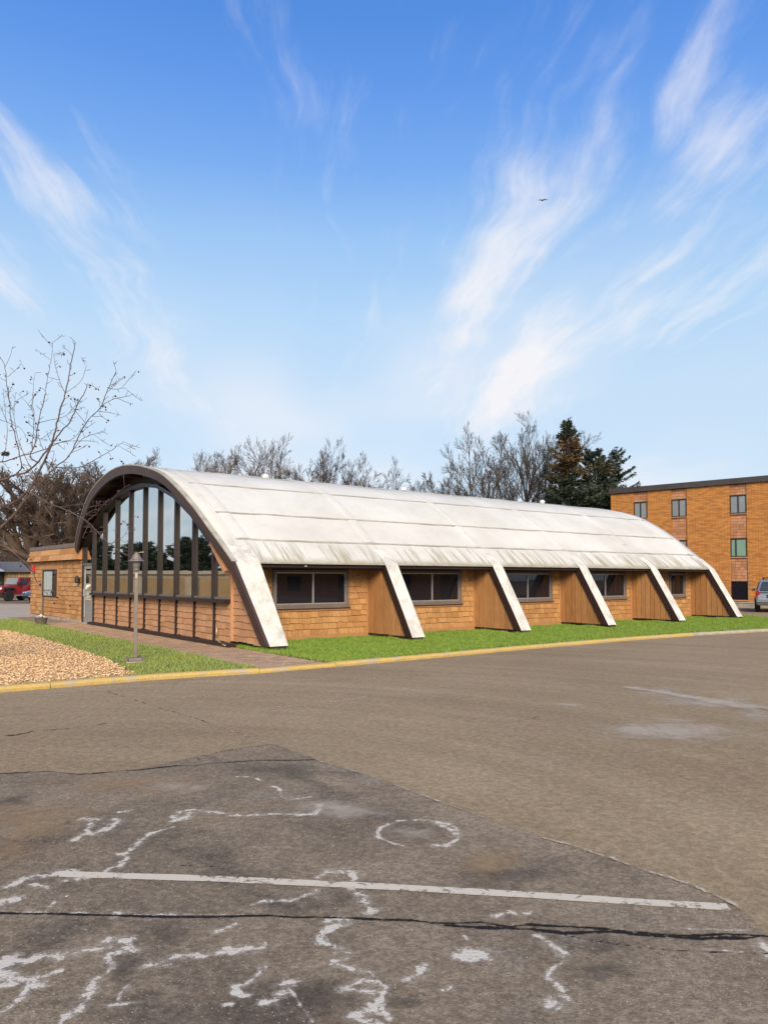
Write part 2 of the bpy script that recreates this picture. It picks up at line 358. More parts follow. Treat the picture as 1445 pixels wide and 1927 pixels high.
M['red'] = car_paint('red_car_paint', (.36, .008, .022)); M['blue'] = car_paint('blue_car_paint', (.10, .20, .33)); M['silver'] = car_paint('grey_blue_car_paint', (.20, .23, .255))
M['tyre'] = simple('tyre_rubber', (.016, .016, .016), .85, 0, .2, 20, .2); M['rim'] = simple('alloy_rim', (.45, .45, .45), .35, .8, .1, 8, 0)
M['black'] = simple('black_plastic', (.018, .018, .018), .6, 0, .2, 8, .05); M['chrome'] = simple('bright_trim', (.6, .6, .6), .25, .9, .05, 8, 0)
M['carglass'] = glass_mat('car_glass', (.03, .035, .04), 1.5); M['carglass_pale'] = glass_mat('windscreen_glass', (.14, .17, .17), 1.5)
M['lampglass'] = simple('headlight', (.75, .75, .72), .15, .2, .05, 5, 0); M['taillight'] = simple('tail_light', (.28, .01, .012), .2, 0, .1, 8, 0)
M['white'] = simple('white_paint', (.74, .73, .70), .6, 0, .06, 4, .05)
M['lampmetal'] = simple('weathered_lamp_metal', (.20, .165, .14), .55, .3, .25, 8, .15); M['lampclear'] = glass_mat('lamp_chimney', (.10, .10, .095), 1.5)
M['greyroof'] = simple('grey_shingle_roof', (.14, .135, .14), .9, 0, .25, 6, .3); M['fence'] = shingle_mat('pale_board', (.36, .25, .135), (.44, .31, .17), (.50, .36, .21))
M['garage'] = simple('tan_stucco', (.36, .30, .22), .9, 0, .12, 2, .2)
M['pot'] = simple('pot', (.11, .088, .07), .8, 0, .2, 9, .2); M['gravelwhite'] = simple('pale_stone', (.58, .55, .50), .9, 0, .3, 20, .8)
M['redpaint'] = simple('alarm_red', (.42, .03, .03), .4, 0, .1, 9, 0)
M['bird'] = simple('bird_feathers', (.035, .03, .028), .8, 0, .2, 9, 0)
M['nest'] = simple('nest_twigs', (.06, .045, .035), .95, 0, .3, 30, .5)
M['copper'] = simple('pipe_metal', (.50, .40, .27), .4, .5, .15, 9, .05)

# ------------------------------------------------------------------ mesh helpers
class MB:
    def __init__(s): s.v = []; s.f = []; s.mi = []
    def quad(s, a, b, c, d, mi=0):
        i = len(s.v); s.v += [tuple(a), tuple(b), tuple(c), tuple(d)]; s.f.append((i, i+1, i+2, i+3)); s.mi.append(mi); return s
    def box(s, lo, hi, mi=0):
        x0, y0, z0 = lo; x1, y1, z1 = hi; i = len(s.v)
        s.v += [(x0, y0, z0), (x1, y0, z0), (x1, y1, z0), (x0, y1, z0), (x0, y0, z1), (x1, y0, z1), (x1, y1, z1), (x0, y1, z1)]
        for q in ((0, 3, 2, 1), (4, 5, 6, 7), (0, 1, 5, 4), (1, 2, 6, 5), (2, 3, 7, 6), (3, 0, 4, 7)):
            s.f.append(tuple(i+k for k in q)); s.mi.append(mi)
        return s
    def prism(s, poly, fn, a, b, mi=0, caps=True):       # poly of 2-D points, fn(p, t) -> 3-D
        n = len(poly); i = len(s.v)
        s.v += [tuple(fn(p, a)) for p in poly] + [tuple(fn(p, b)) for p in poly]
        for k in range(n):
            j = (k+1) % n; s.f.append((i+k, i+j, i+n+j, i+n+k)); s.mi.append(mi)
        if caps: s.f.append(tuple(i+k for k in range(n))[::-1]); s.f.append(tuple(i+n+k for k in range(n))); s.mi += [mi, mi]
        return s
    def tube(s, path, rad, n=6, mi=0, cap=True):
        path = [Vector(p) for p in path]
        if isinstance(rad, (int, float)): rad = [rad]*len(path)
        i = len(s.v); ref = None
        for k, p in enumerate(path):
            d = (path[min(k+1, len(path)-1)] - path[max(k-1, 0)]).normalized()
            if ref is None: ref = d.orthogonal().normalized()
            a = (ref - d*ref.dot(d))
            if a.length < 1e-5: a = d.orthogonal()
            a.normalize(); ref = a; b = d.cross(a)
            for q in range(n):
                t = 2*math.pi*q/n; s.v.append(tuple(p + (a*math.cos(t)+b*math.sin(t))*rad[k]))
        for k in range(len(path)-1):
            for q in range(n):
                r = (q+1) % n; s.f.append((i+k*n+q, i+k*n+r, i+(k+1)*n+r, i+(k+1)*n+q)); s.mi.append(mi)
        if cap:
            s.f.append(tuple(i+q for q in range(n))[::-1]); s.f.append(tuple(i+(len(path)-1)*n+q for q in range(n))); s.mi += [mi, mi]
        return s
    def lathe(s, prof, c, n=16, mi=0, axis='z'):
        i = len(s.v)
        for r, z in prof:
            for q in range(n):
                t = 2*math.pi*q/n; x, y = r*math.cos(t), r*math.sin(t)
                p = (x, y, z) if axis == 'z' else (x, z, y)
                s.v.append((c[0]+p[0], c[1]+p[1], c[2]+p[2]))
        for k in range(len(prof)-1):
            for q in range(n):
                r2 = (q+1) % n; s.f.append((i+k*n+q, i+k*n+r2, i+(k+1)*n+r2, i+(k+1)*n+q)); s.mi.append(mi)
        s.f.append(tuple(i+q for q in range(n))[::-1]); s.f.append(tuple(i+(len(prof)-1)*n+q for q in range(n))); s.mi += [mi, mi]
        return s
    def build(s, name, mats, parent=None, off=(0, 0, 0), smooth=False, bevel=0, seg=2):
        me = bpy.data.meshes.new(name)
        me.from_pydata([(x-off[0], y-off[1], z-off[2]) for x, y, z in s.v], [], s.f)
        if not isinstance(mats, (list, tuple)): mats = [mats]
        for m in mats: me.materials.append(M[m])
        me.polygons.foreach_set('material_index', s.mi)
        bm = bmesh.new(); bm.from_mesh(me)
        if smooth or bevel: bmesh.ops.remove_doubles(bm, verts=bm.verts, dist=1e-5)
        bmesh.ops.recalc_face_normals(bm, faces=bm.faces)
        if bevel:
            eds = [e for e in bm.edges if len(e.link_faces) == 2 and e.calc_face_angle(0) > .5]
            bmesh.ops.bevel(bm, geom=eds, offset=bevel, segments=seg, affect='EDGES', profile=.5, clamp_overlap=True)
        bm.to_mesh(me); bm.free()
        if smooth: me.polygons.foreach_set('use_smooth', [True]*len(me.polygons))
        return link(name, me, parent)
def link(name, me, parent=None):
    o = bpy.data.objects.new(name, me); C.objects.link(o)
    if parent is not None: o.parent = parent
    return o
def arr_mesh(name, v, f, mat, parent=None, smooth=False):
    me = bpy.data.meshes.new(name); v = np.asarray(v, np.float32); f = np.asarray(f, np.int32); k = f.shape[1]
    me.vertices.add(len(v)); me.vertices.foreach_set('co', v.ravel())
    me.loops.add(f.size); me.loops.foreach_set('vertex_index', f.ravel())
    me.polygons.add(len(f)); me.polygons.foreach_set('loop_start', np.arange(0, f.size, k, dtype=np.int32))
    if smooth: me.polygons.foreach_set('use_smooth', [True]*len(f))
    me.materials.append(M[mat]); me.update(calc_edges=True); me.validate()
    return link(name, me, parent)
def tag(o, label, cat, group=None, kind=None):
    o['label'] = label; o['category'] = cat
    if group: o['group'] = group
    if kind: o['kind'] = kind
    return o
def thing(name, label, cat, loc=(0, 0, 0), rotz=0, group=None):
    o = bpy.data.objects.new(name, None); C.objects.link(o); o.location = loc; o.rotation_euler = (0, 0, rotz); o.empty_display_size = .3
    return tag(o, label, cat, group)
def struct(o): o['kind'] = 'structure'; return o
def copy_tree(o, parent=None):
    c = o.copy(); C.objects.link(c); c.parent = parent
    for ch in list(o.children): copy_tree(ch, c)
    return c
def poly_sheet(name, pts, mat, parent=None, cut=0):
    bm = bmesh.new(); vs = [bm.verts.new(p) for p in pts]; f = bm.faces.new(vs); bmesh.ops.recalc_face_normals(bm, faces=[f])
    if f.normal.z < 0: f.normal_flip()
    bmesh.ops.triangulate(bm, faces=bm.faces)
    me = bpy.data.meshes.new(name); bm.to_mesh(me); bm.free(); me.materials.append(M[mat])
    return link(name, me, parent)
def inside(px, py, poly):
    x = np.asarray(px); y = np.asarray(py); r = np.zeros(x.shape, bool); n = len(poly)
    for i in range(n):
        x0, y0 = poly[i][:2]; x1, y1 = poly[(i+1) % n][:2]
        if y0 == y1: continue
        c = ((y0 > y) != (y1 > y)) & (x < (x1-x0)*(y-y0)/(y1-y0)+x0); r ^= c
    return r

# ================================================================== GROUND
asph = struct(MB().quad((-600, -300, AZ), (600, -300, AZ), (600, 900, AZ), (-600, 900, AZ)).build('parking_lot', 'asphalt'))
asph['label'] = 'brownish grey asphalt parking lot'
old_px = [(-500, 1462), (0, 1456), (90, 1451), (160, 1457), (260, 1448), (345, 1430), (440, 1409), (515, 1400), (600, 1431), (720, 1468), (800, 1499), (900, 1535), (1000, 1570), (1100, 1600), (1200, 1635), (1340, 1682), (1400, 1720), (1460, 1775), (1700, 2000)]
rs = random.Random(4)
old_pts = []
for a, b in zip(old_px[:-1], old_px[1:]):
    A, B = G(*a), G(*b); n = max(2, int((B-A).length/.12))
    for k in range(n):
        p = A.lerp(B, k/n); old_pts.append((p.x+rs.uniform(-.012, .012), p.y+rs.uniform(-.014, .014), AZ+.004))
old_pts += [(4, 1.5, AZ+.004), (4, -8, AZ+.004), (-14, -8, AZ+.004)]
oldp = struct(poly_sheet('old_asphalt', old_pts, 'asphalt_old')); oldp['label'] = 'older darker cracked asphalt in the foreground'
def catmull(pts, n):
    P_ = [Vector((a, b)) for a, b in pts]; out = []
    for i in range(len(P_)-1):
        p0 = P_[max(i-1, 0)]; p1 = P_[i]; p2 = P_[i+1]; p3 = P_[min(i+2, len(P_)-1)]
        for k in range(n):
            t = k/n; out.append(.5*((2*p1)+(p2-p0)*t+(2*p0-5*p1+4*p2-p3)*t*t+(3*p1-p0-3*p2+p3)*t**3))
    out.append(P_[-1]); return out
def ribbon(name, px, width, mat, parent, z, seed=0, wvar=.35, step=.05, edge_k=1.0, jag=.3, flat=False):
    rg = random.Random(seed); pts = [G(x, y, z) for x, y in px]
    if len(pts) > 2 and jag > .1:
        pts = [Vector((a, b, z)) for a, b in catmull([(p.x, p.y) for p in pts], 4)]
        pts = [pts[0]]+[p+Vector((rg.uniform(-1, 1), rg.uniform(-1, 1), 0))*width*jag*.9 for p in pts[1:-1]]+[pts[-1]]
    dense = []
    for a, b in zip(pts[:-1], pts[1:]):
        n = max(1, int((b-a).length/step))
        for k in range(n): dense.append(a.lerp(b, k/n))
    dense.append(pts[-1]); n = len(dense)
    v = []; f = []; ed = []; w = 1.0; off = 0.0
    for i, p in enumerate(dense):
        d = (dense[min(i+1, n-1)]-dense[max(i-1, 0)]); d.z = 0
        d = d.normalized() if d.length > 1e-6 else Vector((1, 0, 0)); q = Vector((-d.y, d.x, 0))
        w += rg.uniform(-wvar, wvar)*.5; w = min(1.5, max(.45, w)); off += rg.uniform(-jag, jag)*.3; off *= .9
        e = min(1, i/2.0+.15, (n-1-i)/2.0+.15)
        hw = width*w*.5*2.5
        if flat: hw = width*.5*(1+.03*math.sin(i*.7)); e = 1
        for t, ee in (((-1, .2), (-.9, 1), (0, 1.08), (.9, 1), (1, .2)) if flat else ((-1, -.15), (-.45, .62), (0, 1), (.45, .62), (1, -.15))):
            c = p + q*(t*hw + off*width); v.append((c.x, c.y, z+1.2e-5*i)); ed.append(ee*e*edge_k)
    for i in range(n-1):
        for t in range(4): a = i*5+t; f.append((a, a+1, a+6, a+5))
    o = arr_mesh(name, v, f, mat, parent)
    at = o.data.attributes.new('edge', 'FLOAT', 'POINT'); at.data.foreach_set('value', ed)
    return o
def blob(name, cx, cy, rx, ry, mat, parent, z, seed=0):
    rg = random.Random(seed); v = [tuple(G(cx, cy, z))]; ed = [1.15]; f = []; n = 28
    ph = [rg.uniform(0, 6.28) for _ in range(4)]
    for k, (rr, e) in enumerate(((.5, .62), (1.0, .12), (1.35, -.3))):
        for i in range(n):
            t = 2*math.pi*i/n; w = 1+.16*math.sin(2*t+ph[0])+.12*math.sin(3*t+ph[1])+.1*math.sin(5*t+ph[2])
            v.append(tuple(G(cx+rx*rr*w*math.cos(t), cy+ry*rr*w*math.sin(t), z))); ed.append(e)
    tri = []
    for i in range(n):
        j = (i+1) % n; tri.append((0, 1+i, 1+j))
        for k in range(2):
            a = 1+k*n; tri += [(a+i, a+n+i, a+n+j), (a+i, a+n+j, a+j)]
    o = arr_mesh(name, v, tri, mat, parent)
    at = o.data.attributes.new('edge', 'FLOAT', 'POINT'); at.data.foreach_set('value', ed)
    return o
Z1, Z2, Z3 = AZ+.012, AZ+.010, AZ+.014
# parking stripe
ribbon('parking_stripe', [(100, 1644), (400, 1653), (720, 1668), (1000, 1684), (1200, 1697), (1370, 1707)], .084, 'paint', oldp, Z2, 1, .06, .06, 1.0, .01, True)
# cracks
CR = [([(-40, 1717), (0, 1718), (160, 1727), (400, 1728), (560, 1729), (720, 1732), (860, 1739), (1000, 1746), (1150, 1754), (1300, 1762), (1445, 1763), (1500, 1760)], .040),
      ([(850, 1744), (1000, 1751), (1150, 1759), (1300, 1768), (1430, 1764)], .050),
      ([(-60, 1458), (0, 1457), (90, 1452), (160, 1458), (260, 1449), (370, 1441), (440, 1434), (600, 1431)], .055),
      ([(280, 1421), (350, 1416), (375, 1432)], .022), ([(380, 1424), (440, 1412), (510, 1402)], .028),
      ([(340, 1630), (390, 1632), (430, 1638)], .012), ([(1060, 1762), (1150, 1778), (1260, 1790), (1400, 1796), (1480, 1800)], .014)]
for i, (pl, w) in enumerate([([(0, 1386), (40, 1381), (80, 1374), (150, 1369), (215, 1358)], .05), ([(60, 1379), (110, 1376)], .09),
                             ([(200, 1300), (270, 1322), (370, 1352), (480, 1390)], .018), ([(960, 1360), (1000, 1352), (1020, 1345)], .015)]):
    ribbon('crack', pl, w, 'crack', asph, AZ+.004+.0003*i, 40+i, .4, .07, .85, .35)
# sandy joint along the edge of the old paving
ribbon('joint', [(480, 1391), (520, 1402), (600, 1430), (720, 1467), (800, 1498), (900, 1534), (1000, 1569), (1100, 1599), (1200, 1634), (1340, 1681), (1390, 1715)], .034, 'jointpale', oldp, Z1+.0024, 60, .5, .05, .95, .4)
ribbon('joint', [(330, 1345), (400, 1362), (480, 1391)], .04, 'jointpale', asph, AZ+.0055, 61, .5, .05, .8, .4)
# faint paint dashes far off
for i, (pl, w) in enumerate([([(60, 1311), (130, 1305), (195, 1298)], .05), ([(0, 1312), (60, 1308)], .03), ([(500, 1331), (600, 1324), (700, 1309)], .025), ([(500, 1269), (545, 1267)], .07)]):
    ribbon('paint_trace', pl, w, 'bloom', asph, AZ+.006+.0003*i, 70+i, .5, .06, .72, .3)
# white bloom left by old salt and paint
BL = [([(330, 1547), (333, 1534), (348, 1528), (365, 1526), (420, 1532), (470, 1536), (540, 1533), (590, 1533), (603, 1515)], .036), ([(332, 1546), (352, 1537), (360, 1530)], .05),
      ([(512, 1481), (525, 1485), (530, 1500), (548, 1506), (590, 1500)], .022), ([(445, 1463), (475, 1464), (492, 1472)], .02),
      ([(140, 1581), (165, 1572), (200, 1566), (212, 1553), (224, 1545)], .050), ([(145, 1576), (165, 1568), (172, 1552)], .028), ([(160, 1544), (182, 1545)], .035), ([(225, 1530), (250, 1526)], .03),
      ([(328, 1558), (285, 1571), (262, 1588), (245, 1603), (222, 1612)], .026), ([(220, 1608), (240, 1616), (228, 1624)], .03),
      ([(25, 1666), (60, 1652), (110, 1646), (145, 1640)], .048), ([(125, 1662), (165, 1652), (190, 1645), (235, 1625)], .045), ([(-5, 1702), (22, 1694)], .06), ([(65, 1667), (95, 1672)], .03),
      ([(-10, 1715), (80, 1721), (160, 1722)], .030), ([(212, 1722), (270, 1726), (330, 1724)], .042), ([(330, 1722), (460, 1724)], .015), ([(95, 1708), (112, 1692), (122, 1690)], .03),
      ([(475, 1703), (520, 1698), (555, 1695), (600, 1676)], .030), ([(595, 1654), (620, 1645), (645, 1643), (668, 1655), (662, 1675), (680, 1688), (697, 1718)], .042),
      ([(612, 1736), (650, 1731), (640, 1745), (618, 1752), (604, 1776), (638, 1788), (656, 1803), (630, 1816), (678, 1828), (706, 1845), (690, 1853), (636, 1864), (690, 1872), (712, 1885), (700, 1905), (662, 1916), (712, 1930)], .036),
      ([(706, 1845), (725, 1860), (716, 1890), (730, 1920)], .02),
      ([(-8, 1822), (20, 1808), (60, 1806), (130, 1797), (185, 1786), (215, 1772), (236, 1772), (258, 1790)], .046), ([(-5, 1830), (28, 1843), (70, 1850), (45, 1872), (30, 1890), (5, 1915)], .040), ([(0, 1862), (30, 1853)], .05),
      ([(258, 1790), (212, 1798), (205, 1815), (206, 1832), (176, 1850), (160, 1885), (140, 1905), (110, 1932)], .030), ([(72, 1843), (110, 1832)], .022),
      ([(395, 1757), (420, 1751), (445, 1741)], .026), ([(428, 1793), (460, 1786), (492, 1784)], .052), ([(330, 1803), (360, 1800), (388, 1801)], .040), ([(275, 1822), (300, 1817), (320, 1819)], .034),
      ([(435, 1871), (466, 1878), (440, 1862), (470, 1850), (505, 1818)], .022), ([(506, 1892), (524, 1880), (525, 1868), (555, 1848)], .036), ([(205, 1895), (252, 1892)], .022), ([(222, 1884), (232, 1865), (252, 1846)], .02),
      ([(548, 1822), (596, 1822)], .02), ([(768, 1846), (788, 1833), (796, 1818)], .034), ([(862, 1802), (880, 1796), (902, 1801), (890, 1812)], .048), ([(870, 1760), (880, 1770)], .02), ([(932, 1725), (960, 1720), (992, 1724)], .038),
      ([(1008, 1764), (1036, 1780), (1064, 1806), (1040, 1826), (1028, 1838), (1052, 1858), (1068, 1882)], .028), ([(1036, 1898), (1062, 1908)], .05), ([(1278, 1750), (1340, 1751), (1404, 1753)], .016), ([(1330, 1790), (1395, 1794)], .014),
      ([(1425, 1768), (1440, 1785), (1450, 1800)], .03), ([(836, 1866), (848, 1862)], .03), ([(545, 1862), (590, 1925)], .012), ([(420, 1895), (440, 1890)], .02)]
ring = [(786+74*math.cos(t), 1569+24*math.sin(t)) for t in [R(a) for a in range(-150, 20, 10)]]
BL += [(ring, .030), ([(822, 1552), (846, 1562), (860, 1576), (850, 1588), (820, 1596)], .036), ([(760, 1594), (724, 1584), (710, 1569), (722, 1557)], .026)]
def worn_paving():
    ys = np.exp(np.linspace(math.log(2.35), math.log(7.6), 340)); xs = np.linspace(-.66, .66, 520)
    Yg, Xg = np.meshgrid(ys, xs, indexing='ij'); Xg = Xg*Yg
    rg = random.Random(9)
    def field(lines, spread, wob):
        out = np.zeros(Yg.shape)
        for pl, w in lines:
            pts = [G(x, y) for x, y in pl]
            if len(pts) > 2: pts = [Vector((a, b, 0)) for a, b in catmull([(p.x, p.y) for p in pts], 3)]
            pts = [Vector((p.x+rg.uniform(-1, 1)*w*wob, p.y+rg.uniform(-1, 1)*w*wob, 0)) for p in pts]
            ww = w
            for a, b in zip(pts[:-1], pts[1:]):
                ww = w*rg.uniform(.6, 1.45)*spread; m = ww*1.2
                sel = (Xg > min(a.x, b.x)-m) & (Xg < max(a.x, b.x)+m) & (Yg > min(a.y, b.y)-m) & (Yg < max(a.y, b.y)+m)
                if not sel.any(): continue
                px, py = Xg[sel]-a.x, Yg[sel]-a.y; dx, dy = b.x-a.x, b.y-a.y; L2 = dx*dx+dy*dy+1e-12
                t = np.clip((px*dx+py*dy)/L2, 0, 1); d = np.hypot(px-t*dx, py-t*dy)
                out[sel] = np.maximum(out[sel], np.clip(1.05-d/ww, 0, 1))
        return out
    bl = field(BL, 1.5, .35); cr = field(CR, .50, .55)
    ok = inside(Xg.ravel(), Yg.ravel(), old_pts).reshape(Yg.shape)
    n, m = Yg.shape; idx = np.arange(n*m).reshape(n, m)
    q = ok[:-1, :-1] & ok[1:, :-1] & ok[:-1, 1:] & ok[1:, 1:]
    f = np.stack([idx[:-1, :-1][q], idx[:-1, 1:][q], idx[1:, 1:][q], idx[1:, :-1][q]], 1)
    v = np.stack([Xg.ravel(), Yg.ravel(), np.full(n*m, AZ+.007)], 1)
    used = np.unique(f); mp = np.full(n*m, -1); mp[used] = np.arange(len(used))
    o = arr_mesh('worn_surface', v[used], mp[f], 'asphalt_old', oldp)
    for nm, fl in (('bloom', bl), ('crack', cr)):
        at = o.data.attributes.new(nm, 'FLOAT', 'POINT'); at.data.foreach_set('value', fl.ravel()[used].astype(np.float32))
worn_paving()
for i, (x, y, a, b) in enumerate([(1235, 1303, 90, 11), (1340, 1322, 130, 16), (1290, 1312, 60, 12), (1075, 1327, 42, 9), (1250, 1375, 190, 34), (1430, 1345, 80, 24)]):
    blob('salt_stain', x, y, a, b, 'salt', asph, AZ+.004+.001*i, i)
ribbon('salt_stain', [(1160, 1290), (1230, 1301), (1300, 1312), (1370, 1324), (1460, 1336)], .18, 'salt', asph, AZ+.011, 77, .4, .2, 1.3, .3)
for i, (x, y, a, b) in enumerate([(640, 1520, 130, 26), (780, 1567, 62, 18), (330, 1480, 110, 18)]): blob('salt_stain', x, y, a, b, 'salt', oldp, Z1-.001+.0006*i, 20+i)
for i, (x, y, a, b) in enumerate([(250, 1472, 190, 26), (60, 1545, 150, 46), (30, 1600, 120, 26), (930, 1620, 90, 40)]): blob('rust_stain', x, y, a, b, 'rust', oldp, Z1+.0028+.0003*i, 60+i)
for i, (x, y, a, b) in enumerate([(15, 1507, 70, 22), (760, 1885, 60, 22), (1255, 1882, 10, 5), (600, 1880, 120, 50), (230, 1820, 60, 60), (1120, 1830, 120, 40), (310, 1760, 90, 40)]): blob('oil_stain', x, y, a, b, 'oil', oldp, Z1-.002+.0002*i, 40+i)

# lawns, walk, bed and curb
CURB = [(-14, 12.05), (2, 12.04), (4.2, 12.0), (5.4, 11.84), (6.3, 11.66), (8, 11.64), (10, 11.64), (13.5, 11.75), (17.8, 11.70), (20.6, 11.48), (23.8, 11.02), (27, 10.4), (31, 9.4)]
def curb_at(u):
    for a, b in zip(CURB[:-1], CURB[1:]):
        if u <= b[0]: t = (u-a[0])/(b[0]-a[0]); return a[1]+(b[1]-a[1])*t
    return CURB[-1][1]
curb = tag(bpy.data.objects.new('curb', None), 'long yellow painted concrete curb along the lawn edge', 'curb'); C.objects.link(curb)
us = []; u = -14.0
joints = [-14, -8, -2, 2.9, 6.25, 7.85, 10.6, 13.9, 17.2, 20.2, 23.3, 26.2, 31]
rc = random.Random(8)
for a, b in zip(joints[:-1], joints[1:]):
    mb = MB(); n = max(3, int((b-a)/.22)); sec = [(0, 0, AZ-.05), (0, -.02, -.03), (0, .012, .006), (0, .04, .016), (0, .135, .016), (0, .15, 0), (0, .15, AZ-.05)]
    low = .012 if 6.2 < a < 7.8 else 0
    rows = []
    for k in range(n+1):
        uu = a+.006 + (b-a-.012)*k/n; vv = curb_at(uu); chip = rc.uniform(-.006, .006)
        rows.append([W(uu, vv+y+chip*(1 if z > -.1 else 0), z-low+ (rc.uniform(-.004, .004) if z > -.05 else 0)) for _, y, z in sec])
    i0 = len(mb.v)
    for r_ in rows: mb.v += [tuple(p) for p in r_]
    ns = len(sec)
    for k in range(n):
        for q in range(ns-1): mb.f.append((i0+k*ns+q, i0+k*ns+q+1, i0+(k+1)*ns+q+1, i0+(k+1)*ns+q)); mb.mi.append(0)
    mb.f.append(tuple(i0+q for q in range(ns))); mb.f.append(tuple(i0+n*ns+q for q in range(ns))[::-1]); mb.mi += [0, 0]
    mb.build('curb_stone', 'curb' if a < 19 else 'curb_bare', curb)
def uvpoly(pts, z): return [tuple(W(u, v, z)) for u, v in pts]
cin = lambda a, b: [(u, curb_at(u)+.13) for u in np.linspace(a, b, 14)]
lawn_r = cin(7.78, 29.2) + [(29.6, 12.4), (30.2, 13.9), (31.0, 15.3), (29.2, 16.2), (29.2, 17.5), (8.0, 17.5), (8.0, 15.8), (7.74, 15.6)]
lawn_l = cin(-14, 6.32) + [(6.36, 31.6), (2, 32.2), (-14, 32.2)]
struct(poly_sheet('lawn', uvpoly(lawn_r, 0), 'soil')); struct(poly_sheet('lawn', uvpoly(lawn_l, 0), 'soil'))
mul_w = [G(x, y, 0) for x, y in ((0, 1186), (60, 1198), (130, 1218), (200, 1242), (258, 1271))]
m_end = [W(u, curb_at(u)+.14) for u in np.linspace(4.0, -13, 12)]
mulch_poly = [(p.x, p.y) for p in mul_w] + [(p.x, p.y) for p in m_end] + [tuple(W(-13, 26))[:2], tuple(W(-4, 28))[:2]]
struct(poly_sheet('mulch_bed', [(x, y, .012) for x, y in mulch_poly], 'mulchbase'))
rng = np.random.default_rng(7)
def grass(name, poly_uv, dens, hmin, hmax, mat, label, skip=None):
    us_ = [p[0] for p in poly_uv]; vs_ = [p[1] for p in poly_uv]
    n = int((max(us_)-min(us_))*(max(vs_)-min(vs_))*dens)
    u = rng.uniform(min(us_), max(us_), n); v = rng.uniform(min(vs_), max(vs_), n)
    k = inside(u, v, poly_uv); u, v = u[k], v[k]
    x = u*D1.x+v*D2.x; y = u*D1.y+v*D2.y
    if skip is not None:
        e = rng.normal(0, .10, len(x)); k = ~inside(x+e, y+rng.normal(0, .10, len(x)), skip); x, y = x[k], y[k]
    # only what the photograph can see, plus a margin
    k = (np.abs(x/np.maximum(y, .1)) < .75) & (y > 8); x, y = x[k], y[k]
    n = len(x); h = rng.uniform(hmin, hmax, n)*(1+.45*np.sin(x*5.1+1.3*np.sin(y*3.7))*np.sin(y*4.3+x)); a = rng.uniform(0, 6.283, n); w = rng.uniform(.004, .008, n)
    ln = rng.uniform(.1, .75, n)*h; b = rng.uniform(0, 6.283, n); z0 = np.full(n, -.004)
    p0 = np.stack([x-np.cos(a)*w, y-np.sin(a)*w, z0], 1); p1 = np.stack([x+np.cos(a)*w, y+np.sin(a)*w, z0], 1)
    p2 = np.stack([x+np.cos(b)*ln, y+np.sin(b)*ln, h], 1)
    vv = np.stack([p0, p1, p2], 1).reshape(-1, 3); ff = np.arange(3*n).reshape(-1, 3)
    o = arr_mesh(name, vv, ff, mat); return tag(o, label, 'grass', kind='stuff')
grass('grass', lawn_r, 2600, .035, .085, 'grass', 'bright green mown grass between the hall and the curb')
grass('grass', lawn_l, 1500, .025, .065, 'grass_dry', 'yellower green grass strip round the mulch bed', mulch_poly)
def chips():
    n = 75000
    xs = np.array([p[0] for p in mulch_poly]); ys = np.array([p[1] for p in mulch_poly])
    x = rng.uniform(max(-14, xs.min()), xs.max(), n); y = rng.uniform(ys.min(), ys.max(), n)
    k = inside(x, y, mulch_poly) & (x/np.maximum(y, .1) > -.66) & (y > 8); x, y = x[k], y[k]; n = len(x)
    L_ = rng.uniform(.010, .032, n); w = rng.uniform(.005, .011, n); t = rng.uniform(.002, .006, n)
    a = rng.uniform(0, 6.283, n); pit = rng.normal(0, .35, n)
    z = .018+rng.uniform(0, .035, n)
    dx = np.stack([np.cos(a)*np.cos(pit), np.sin(a)*np.cos(pit), np.sin(pit)], 1)*L_[:, None]
    dy = np.stack([-np.sin(a), np.cos(a), rng.normal(0, .3, n)], 1)*w[:, None]
    dz = np.stack([np.zeros(n), np.zeros(n), t], 1)
    c = np.stack([x, y, z], 1)
    V = np.stack([c+sx*dx+sy*dy+sz*dz for sz in (-1, 1) for sx, sy in ((-1, -1), (1, -1), (1, 1), (-1, 1))], 1).reshape(-1, 3)
    q = np.array([(4, 5, 6, 7), (0, 1, 5, 4), (1, 2, 6, 5), (2, 3, 7, 6), (3, 0, 4, 7)])
    Fc = (q[None]+8*np.arange(n)[:, None, None]).reshape(-1, 4)
    tag(arr_mesh('wood_chips', V, Fc, 'chips'), 'tan wood chip mulch in the bed behind the curb', 'mulch', kind='stuff')
chips()
# brick walk
walk = struct(poly_sheet('brick_walk', uvpoly([(6.36, 11.78), (7.76, 11.78), (7.76, 33.5), (6.36, 33.5)], -.012), 'paverjoint')); walk['label'] = 'brown brick walk along the glazed front'
mb = MB(); rw = random.Random(2); v = 11.82; row = 0
while v < 28.3:
    u = 6.37 + (0 if row % 2 else -.1)
    while u < 7.74:
        a, b = max(u, 6.37), min(u+.195, 7.75)
        if b-a > .03:
            dz = rw.uniform(-.004, .004); i = len(mb.v)
            tl = [rw.uniform(-.002, .002) for _ in range(4)]
            lo, hi = -.03, .0+dz
            mb.box((a, v, lo), (b, v+.095, hi))
            for q in range(4): x_, y_, z_ = mb.v[i+4+q]; mb.v[i+4+q] = (x_, y_, z_+tl[q])
        u += .203
    v += .102; row += 1
mb.v = [tuple(W(*p)) for p in mb.v]
o = mb.build('brick_course', 'paver', walk); o['kind'] = 'stuff'
# pale driveway beyond the side building
drv = [G(x, y, AZ+.004) for x, y in ((-420, 1136), (140, 1136), (140, 1166), (-420, 1166))]
struct(poly_sheet('driveway', [tuple(p) for p in drv], 'concrete'))['label'] = 'pale concrete driveway beyond the lawn'

